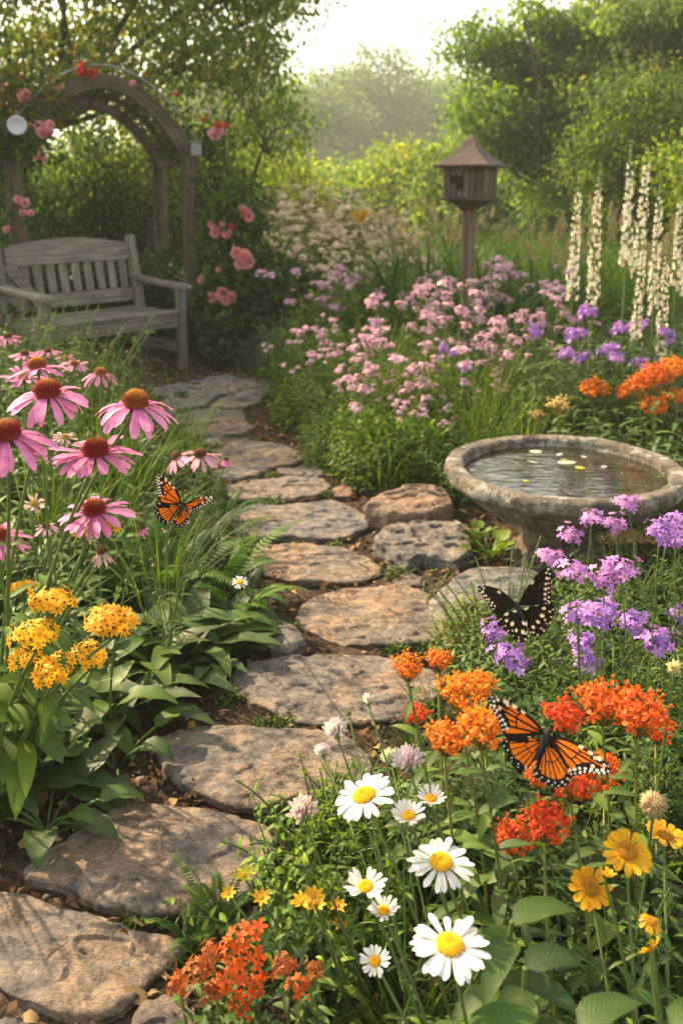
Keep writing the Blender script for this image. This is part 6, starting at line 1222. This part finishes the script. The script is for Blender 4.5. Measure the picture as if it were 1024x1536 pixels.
# purple verbena
def verbena(px, py, w, kind, label, group=None, bx=None, by=None, D=.062):
    t_ = FPX * D / w; P = at(px, py, t_); b = np.array([P[0] + rng.normal(.03, .03) if bx is None else bx, P[1] + rng.uniform(-.02, .06) if by is None else by, 0.])
    if on_stone([b[:2]])[0]: b[0] += .12
    T = empty('verbena', b, label, 'flower', group); H = P - b; stalk(T, (0, 0, -.02), H - UP * .012, .0019, (.06, .011, 4, SOFT + LG), lo=.12, hi=.7)
    add_head(kind, T, H, nrm(np.array([rng.normal(0, .12), -.25, 1])), D / .058 if kind == 'purple' else D / .05)
VB = 'purple verbena bloom in the clump right of the black butterfly'; VG = 'purple verbena blooms right of the black butterfly'
for px, py, w, k, lb in ((742, 951, 38, 'purple', 'purple verbena bloom touching the lower wing of the black butterfly'), (712, 977, 30, 'purple', 'small purple verbena bloom furthest left beside the path'), (766, 990, 50, 'purple', 'large purple verbena bloom below the black butterfly'), (808, 1040, 32, 'purple', 'purple verbena bloom just above the big orange butterfly'), (868, 925, 44, 'purple', VB), (893, 930, 50, 'purple', VB), (905, 918, 40, 'purple', VB), (872, 966, 40, 'purple', VB), (895, 965, 34, 'purple', VB), (945, 936, 42, 'purple', VB), (878, 997, 40, 'purple', VB), (915, 1016, 30, 'purple', VB), (985, 966, 44, 'purple', VB), (1008, 960, 34, 'purple', VB), (945, 962, 26, 'purple', VB), (842, 964, 24, 'purple', VB), (1015, 925, 34, 'purple', 'purple verbena bloom at the right edge beyond the clump'), (990, 912, 30, 'purple', VB), (860, 860, 46, 'lilac', 'lilac verbena bloom, larger one of two left of the bath pedestal'), (825, 838, 36, 'lilac', 'lilac verbena bloom beside wing tip of the black butterfly'), (856, 805, 34, 'lilac', 'lilac verbena bloom in front of the birdbath bowl, leftmost'), (887, 778, 36, 'lilac', 'lilac verbena bloom on tall stem before the birdbath bowl'), (921, 788, 34, 'lilac', 'pinkish lilac verbena bloom right of the tall stemmed one'), (942, 757, 36, 'lilac', 'highest lilac verbena bloom touching the birdbath rim'), (905, 872, 46, 'lilac', 'lilac verbena bloom low between bath pedestal and clump'), (930, 858, 46, 'lilac', 'lilac verbena bloom right of the low one near pedestal'), (988, 802, 46, 'purple', 'purple verbena bloom at the right below birdbath rim'), (1012, 792, 44, 'purple', 'purple verbena bloom touching the right edge below birdbath rim'), (1015, 815, 34, 'purple', 'small purple verbena bloom under the one at the right edge'), (838, 870, 24, 'lilac', 'tiny lilac verbena bloom under the large one')):
    verbena(px, py, w, k, lb, VG if lb == VB else None)
vh = [Proto(mesh_thing('verbena_foliage', herb(.27, 16, .055, .011, SOFT + LG, .10, 8, .7)[0], SM, 'x', 'plant')) for _ in range(3)]
VP = np.concatenate([GP([(735, 1010), (760, 960), (860, 930), (1000, 900)]), [[1.5, 2.4], [1.2, 1.5], [.42, 1.52]]])
for i, p in enumerate(scatter(VP, 42, .10)): vh[i % 3].put((p[0], p[1], 0), None, rng.uniform(.8, 1.1), 'narrow leaved green plant below the purple verbena', 'narrow leaved plants below the purple verbena')
VQ = np.array([[.78, 2.55], [.95, 2.78], [1.5, 2.9], [1.5, 2.35], [.75, 2.2]])
for i, p in enumerate(scatter(VQ, 16, .12)): vh[i % 3].put((p[0], p[1], 0), None, rng.uniform(.45, .65), 'narrow leaved green plant in front of the birdbath pedestal', 'narrow leaved plants before the birdbath')
# lime patch, sedum and ground ivy
lm = [Proto(mesh_thing('lime_leaved_plant', herb(.15, 13, .042, .018, LIME + LG[:1], .07, 5, .9, 'ovate')[0], SM, 'x', 'plant')) for _ in range(2)]
for i, p in enumerate(scatter(GP([(410, 1400), (440, 1310), (490, 1240), (560, 1240), (560, 1330), (540, 1420), (430, 1430)]), 26, .045)): lm[i % 2].put((p[0], p[1], 0), None, rng.uniform(.7, 1.1), 'lime green leafy plant between broad flagstone and daisies', 'lime green plants beside the daisies')
sd = Proto(mesh_thing('sedum_plant', mound(.13, .10, 700, .012, [(.26, .27, .07), (.3, .3, .1), (.16, .2, .05)], .6, 'round'), SM, 'x', 'plant'))
for px, py, s, lb in ((715, 965, 1.15, 'pale yellow green sedum under the black butterfly'), (690, 985, .9, 'pale sedum at the end of the long oval flagstone'), (745, 985, .9, 'pale sedum behind the large purple bloom')): sd.put(G(px, py), None, s, lb)
iv = Proto(mesh_thing('ground_ivy', rosette(16, .055, .055, LG + LIME[:1], 1.0, .07, 6, .5, 'round'), [M['bigleaf'], M['stem']], 'x', 'plant'))
for px, py, s, lb in ((735, 838, 1.0, 'round leaved ground plant between angular boulder and birdbath'), (715, 812, .7, 'little round leaved plant behind the angular boulder'), (238, 1384, .3, 'tiny green seedling between the two nearest flagstones')): iv.put(G(px, py), None, s, lb)
fr[0].put(G(330, 1395), 2.2, .3, 'small fern sprig between broad flagstone and vermilion flowers'); fr[1].put(G(290, 1420), 1.2, .2, 'tiny fern frond by the corner of the large flat flagstone')
mt = [Proto(mesh_thing('seedling', mound(.03, .045, 90, .013, LG + LIME[:1], .6, 'round', False, 2), SM, 'x', 'plant')) for _ in range(2)]
for i in range(46):
    st_ = STONES[i % len(STONES)]; q = st_[rng.integers(0, len(st_))]; c_ = st_.mean(0); q = c_ + (q - c_) * (1 + .022 / max(np.hypot(*(q - c_)), .05))
    if not on_stone([q])[0]: mt[i % 2].put((q[0], q[1], 0), None, rng.uniform(.5, 1.1), 'tiny green seedling growing at the edge of a stone', 'seedlings along the stone edges')
# foreground broad leaves on the right
for px, py, t_, L, W, lb in ((790, 1440, 1.12, .10, .042, 'plant with large drooping pointed leaves below the red orange pair'), (710, 1560, 1.02, .11, .055, 'broad dark leaved plant at the bottom edge under the largest daisy'), (870, 1530, 1.05, .09, .04, 'toothed leaved plant at lower right'), (1010, 1530, 1.02, .09, .038, 'dark leaved plant in the bottom right corner'), (770, 1370, 1.2, .11, .04, 'long leaved plant between white daisies and yellow daisies')):
    P = at(px, py, t_); b = np.array([P[0], P[1] + .03, 0]); T = empty('broad_leaf_plant', b, lb, 'plant'); h = max(P[2] - .02, .1); pth = stalk(T, (0, 0, -.02), (0, -.02, h), .004)
    for q in range(9):
        a = q * 2.4; zf = .35 + .65 * q / 8; d = np.array([math.cos(a), math.sin(a), 0]); mb = MB(); c = pick(DKG + LG[:1], 1, .2)
        blades(mb, np.array([0, -.02 * zf, h * zf]), nrm(d + UP * rng.uniform(.2, .7)), nrm(UP - d * .4), L * rng.uniform(.8, 1.1), W, 'ovate', rng.uniform(.8, 1.5), .2, c, c, c * .5 + np.array([.08, .11, .04]), k=10, wav=.05); mb.build('leaf', M['bigleaf'], T)
# seed puff, buds
def puff(px, py, w, D, lb, col=((.36, .26, .12), (.46, .36, .2)), n=160):
    t_ = FPX * D / w; P = at(px, py, t_); b = np.array([P[0] - .02, P[1] + .02, 0]); T = empty('seed_puff', b, lb, 'flower'); H = P - b; stalk(T, (0, 0, -.02), H, .0025, (.06, .02, 3)); u = nrm(rng.normal(0, 1, (n, 3))); mb = MB(); blobs(mb, [H], D * .3, col[0]); spikes(mb, H + u * D * .25, u, D * .25 * rng.uniform(.8, 1.1, n), D * .04, col[0], col[1]); mb.build('seed_head', M['core'], T)
puff(980, 1208, 46, .045, 'round tan seed head at right of the red orange blooms'); puff(1012, 1001, 30, .035, 'pale yellow bud at the right edge below the verbena', ((.5, .46, .16), (.58, .52, .22)), 60); puff(1014, 1282, 28, .035, 'brownish seed head at the right edge by the yellow daisies')
# white asters by the path on the left
daisy(360, 873, 26, .045, (.1, -.5, 1), 'little white aster beside the sandy oval flagstone', *nearest(G(340, 900), LB), npet=14, name='aster', leaves=(.04, .01, 3)); daisy(312, 862, 14, .03, (.1, -.3, 1), 'tiny cream aster among the ferns', *nearest(G(300, 890), LB), npet=10, name='aster', leaves=(.04, .01, 3))

# ------------------------------------------------------------------ butterflies
def smooth_closed(P, n):
    P = np.asarray(P, float); m = len(P); out = []
    for i in range(m - 1):
        p0, p1, p2, p3 = P[max(i - 1, 0)], P[i], P[i + 1], P[min(i + 2, m - 1)]
        for t in np.linspace(0, 1, 12, endpoint=False): out.append(.5 * (2 * p1 + (p2 - p0) * t + (2 * p0 - 5 * p1 + 4 * p2 - p3) * t * t + (3 * p1 - p0 - 3 * p2 + p3) * t ** 3))
    out.append(P[-1]); out = np.array(out); d = np.concatenate([[0], np.cumsum(np.linalg.norm(np.diff(out, axis=0), axis=1))]); s = np.linspace(0, d[-1], n)
    return np.stack([np.interp(s, d, out[:, 0]), np.interp(s, d, out[:, 1])], 1), s / d[-1]
def butterfly(label, org, scale, t_, outlines, body, style, dihedral, depth_tilt, name='butterfly'):
    # outlines in drawing units (x right, y down) of the zoomed view; org = its pixel origin, scale = photo pixels per unit
    c = np.array(body[1], float); ctr = at(org[0] + c[0] * scale, org[1] + c[1] * scale, t_); T = empty(name, ctr, label, 'butterfly')
    r_ = nrm(ray(org[0] + c[0] * scale, org[1] + c[1] * scale)); ex = np.array([1., 0, 0]); ez = -r_; ey = nrm(np.cross(ez, ex)); ex = np.cross(ey, ez)
    u = scale * t_ / FPX; bd = np.array(body[0]) - np.array(body[2]); bd = bd / np.linalg.norm(bd); ba = nrm(ex * bd[0] - ey * bd[1]); sd = np.cross(ba, ez)       # body axis in 3-D
    def to3(q, side, lift=0.):
        d = (np.asarray(q, float) - c) * u; v = ex * d[..., :1] - ey * d[..., 1:2]; off = (v * sd).sum(-1); al = (v * ba).sum(-1)
        h = np.abs(off) * math.tan(dihedral[side]) + lift
        return v + ez * h[..., None] + ez * (al * depth_tilt)[..., None]
    for (nm, side, base, pts, s1, s2) in outlines:
        bq = np.array(base, float); bx_ = np.array(body[0]) + bd * ((bq - np.array(body[0])) @ bd); base = tuple(bq * .3 + bx_ * .7)
        O, s = smooth_closed([base] + pts + [base], 241); nr_ = 72; r = np.linspace(.0, 1, nr_) ; base = np.array(base, float)
        V2 = base + (O - base)[None] * r[:, None, None]; ln = np.linalg.norm(O - base, axis=1); big = ln.max(); edge = (1 - r)[:, None] * ln[None] / big; Rr = r[:, None] * ln[None] / big; Sg = np.broadcast_to(s[None], edge.shape)
        fw = nm == 'forewing'; blk = np.array([.012, .010, .009])
        # true distance to the outline, sampled
        flat = V2.reshape(-1, 2); dist = np.min(np.linalg.norm(flat[:, None] - O[None, ::3], axis=2), 1).reshape(edge.shape) / big; si = np.argmin(np.linalg.norm(flat[:, None] - O[None, ::3], axis=2), 1).reshape(edge.shape) * 3 / 240.
        outer = (si > s1) & (si < s2)
        if style == 'orange':
            og = np.array([.74, .19, .010]); og2 = np.array([.60, .12, .008]); g_ = np.clip(Rr * 1.1, 0, 1)[..., None]; C = og * g_ + og2 * (1 - g_); C = C * (1 + .12 * fbm(np.concatenate([V2 * .02, np.zeros(V2.shape[:2] + (1,))], -1), 3, 2))[..., None]
            bw = np.where(outer, .155 if fw else .17, np.where(si <= s1, .045 if fw else .03, .05)); m_ = dist < bw
            ang = np.arctan2(*(V2 - base + 1e-9).transpose(2, 0, 1)[::-1]); a0 = np.arctan2(*(O[8] - base)[::-1]); a1 = np.arctan2(*(O[-9] - base)[::-1]); da = (a1 - a0 + np.pi) % (2 * np.pi) - np.pi; f = ((ang - a0 + np.pi) % (2 * np.pi) - np.pi) / da
            cell = .50 if fw else .46
            lines = (.0, .16, .46, .72, 1.0) if fw else (.0, .25, .52, .78, 1.)
            for L_ in lines: m_ |= (np.abs(f - L_) * np.abs(da) * Rr < (.016 if 0 < L_ < 1 else .03)) & ((Rr > .05))
            for L_ in ((.08, .27, .37, .58) if fw else (.12, .38, .65, .9)): m_ |= (np.abs(f - L_) * np.abs(da) * Rr < .012) & (Rr > cell * (1. - .3 * abs(f - .4)))
            m_ |= (np.abs(Rr - cell * (1. - .3 * np.abs(f - .4))) < .014) & (f > .16) & (f < .74 if fw else f < .8)
            if fw: m_ |= (Rr > .66) & (f < .42) & ~((Rr > .70) & (Rr < .78) & (f > .12) & (f < .3))
            m_ |= Rr < .06
            C = np.where(m_[..., None], blk, C)
        else:
            C = np.broadcast_to(np.array([.009, .007, .006]), V2.shape[:2] + (3,)).copy(); st_ = (.5 + .5 * np.sin(np.arctan2(*(V2 - base + 1e-9).transpose(2, 0, 1)[::-1]) * 26)) * np.clip((Rr - .25) * 2, 0, 1) * np.clip(dist * 6, 0, 1); C = C + st_[..., None] * np.array([.03, .013, .006])
        # pale dots in rows along the outer margin
        def dots(k, inset, rad, lo, hi, col=(.78, .72, .60), st=1.0):
            for q in np.linspace(lo, hi, k):
                i_ = int(q * 240); p = O[i_]; p = base + (p - base) * (1 - inset / max(ln[i_] / big, .2)); dd = V2 - p; rd = nrm(p - base); al = (dd * rd).sum(-1); ac = dd[..., 0] * rd[1] - dd[..., 1] * rd[0]
                C[(al / st) ** 2 + ac ** 2 < (rad * big * rng.uniform(.8, 1.2)) ** 2] = col
        if style == 'orange':
            dots(10 if fw else 9, .035, .016, s1 + .02, s2 - .02); dots(8 if fw else 8, .10, .022 if fw else .021, s1 + .03, s2 - .03)
            if fw: dots(3, .08, .034, s1 - .16, s1 - .03, (.76, .66, .5), 1.3); dots(2, .2, .028, s1 + .0, s1 + .09, (.76, .5, .3))
        else:
            if fw: dots(8, .045, .018, s1 + .02, s2 - .02); dots(6, .12, .028, s1 + .03, s2 - .05, (.74, .52, .34)); dots(1, .2, .03, s1 - .1, s1 - .1, (.6, .5, .36), 1.5)
            else: dots(10, .05, .026, s1 + .0, s2 - .02, (.7, .66, .52)); dots(7, .14, .026, s1 + .04, s2 - .04); dots(7, .30, .055, s1 + .0, s2 - .08, (.76, .68, .46), 1.25); dots(1, .45, .05, .95, .95, (.72, .6, .3), 5.)
        wv = np.sin(si * 40) * .0; V3 = to3(V2, side, 0.) + ez * ((.03 * big * u) * np.sin(Rr * 2.5) - (0 if fw else .0015))[..., None]
        nS = 241; i = np.arange(nr_ - 1)[:, None] * nS + np.arange(nS - 1)[None]; F = np.stack([i, i + nS, i + nS + 1, i + 1], -1).reshape(-1, 4); mb = MB(); mb.add(V3.reshape(-1, 3), F, C.reshape(-1, 3)); mb.build(nm, M['wing'], T)
    h, m_, e = [to3(np.array(b), 0) for b in body]; L_ = np.linalg.norm(h - e); k = 22; tt = np.linspace(0, 1, k); p = curve(h + ba * L_ * .06, e, (0, 0, 0), k) + ez * .001
    rr = L_ * np.interp(tt, [0, .04, .12, .17, .22, .32, .42, .5, .7, .92, 1], [.01, .045, .055, .04, .062, .075, .06, .048, .05, .03, .008]) * (1.75 if style == 'black' else 1.65); mb = MB(); tube(mb, p, rr, (.03, .026, .024), 12, 0); mb.build('body', M['fur'], T)
    for q in range(4):
        sg = (-1, 1)[q % 2]; mb = MB(); a = p[5 + (q // 2) * 2]; k1 = a + sd * sg * L_ * .14 - ez * L_ * .12 + ba * L_ * (.1 - .2 * (q // 2)); tube(mb, [a, k1, k1 - ez * L_ * .16 + sd * sg * L_ * .05], .0004, (.02, .018, .016), 5, 0); mb.build('leg', M['fur'], T)
    for sg in (-1, 1):
        mb = MB(); a = h + ba * L_ * .05 + sd * sg * L_ * .02; b = a + ba * L_ * .5 + sd * sg * L_ * .24 + ez * L_ * .12; q = curve(a, b, ba * .002, 8); tube(mb, q, .00045, (.02, .018, .016), 5, 0); blobs(mb, [b], .0011, (.02, .018, .016)); mb.build('antenna', M['fur'], T)
    return T
butterfly('big orange and black butterfly with spread wings on the red orange milkweed', (730, 1030), .1855, 1.27,
  [('hindwing', 0, (440, 425), [(300, 395), (180, 390), (132, 430), (132, 500), (160, 575), (215, 630), (275, 660), (330, 630), (390, 560)], .12, .72), ('hindwing', 1, (492, 455), [(600, 560), (655, 680), (630, 750), (560, 778), (480, 772), (400, 735), (352, 690), (370, 630), (430, 540)], .30, .78),
   ('forewing', 0, (465, 385), [(420, 305), (330, 225), (220, 150), (110, 105), (50, 105), (40, 150), (80, 230), (115, 310), (140, 385), (180, 405), (320, 405)], .40, .70), ('forewing', 1, (512, 412), [(600, 410), (690, 440), (790, 500), (890, 565), (945, 620), (940, 670), (880, 680), (780, 672), (690, 690), (650, 690), (590, 590)], .42, .74)],
  ((512, 350), (470, 430), (372, 588)), 'orange', (.30, .30), .25)
butterfly('orange and black butterfly hovering left of the path above green stems', (220, 700), .1074, 1.62,
  [('hindwing', 0, (490, 545), [(330, 520), (200, 510), (125, 540), (118, 600), (150, 700), (200, 765), (262, 805), (300, 790), (350, 740), (420, 640)], .15, .72), ('hindwing', 1, (505, 560), [(560, 620), (612, 670), (590, 750), (520, 820), (450, 852), (385, 830), (360, 790), (400, 700), (450, 620)], .25, .75),
   ('forewing', 0, (490, 525), [(470, 430), (420, 330), (330, 230), (230, 130), (170, 105), (135, 150), (140, 260), (165, 380), (185, 480), (230, 520), (360, 535)], .40, .70), ('forewing', 1, (525, 530), [(600, 480), (700, 435), (800, 425), (900, 420), (935, 435), (870, 495), (780, 560), (680, 625), (610, 665), (560, 610)], .45, .85)],
  ((510, 505), (505, 545), (440, 720)), 'orange', (.35, .55), .3)
butterfly('black butterfly with cream spots hovering over the flat bluish grey rock', (710, 840), .1367, 1.72,
  [('hindwing', 0, (490, 545), [(400, 560), (290, 590), (252, 640), (265, 710), (320, 760), (390, 800), (440, 865), (510, 890), (560, 860), (572, 760), (545, 640)], .14, .84), ('hindwing', 1, (515, 545), [(640, 500), (790, 450), (850, 480), (876, 550), (845, 640), (800, 690), (770, 770), (690, 825), (630, 815), (580, 740), (545, 650)], .16, .86),
   ('forewing', 0, (470, 500), [(420, 430), (320, 345), (200, 300), (90, 290), (62, 320), (100, 390), (160, 470), (210, 550), (255, 600), (330, 590)], .40, .72), ('forewing', 1, (500, 490), [(540, 390), (620, 270), (700, 180), (770, 125), (830, 100), (858, 140), (845, 250), (840, 370), (838, 450), (790, 470), (650, 500)], .42, .74)],
  ((455, 465), (490, 520), (560, 680)), 'black', (.3, .35), .2)

for p_ in Proto.every:                      # drop kinds that were never planted
    if not p_.used:
        for ch in list(p_.root.children): bpy.data.objects.remove(ch)
        bpy.data.objects.remove(p_.root)
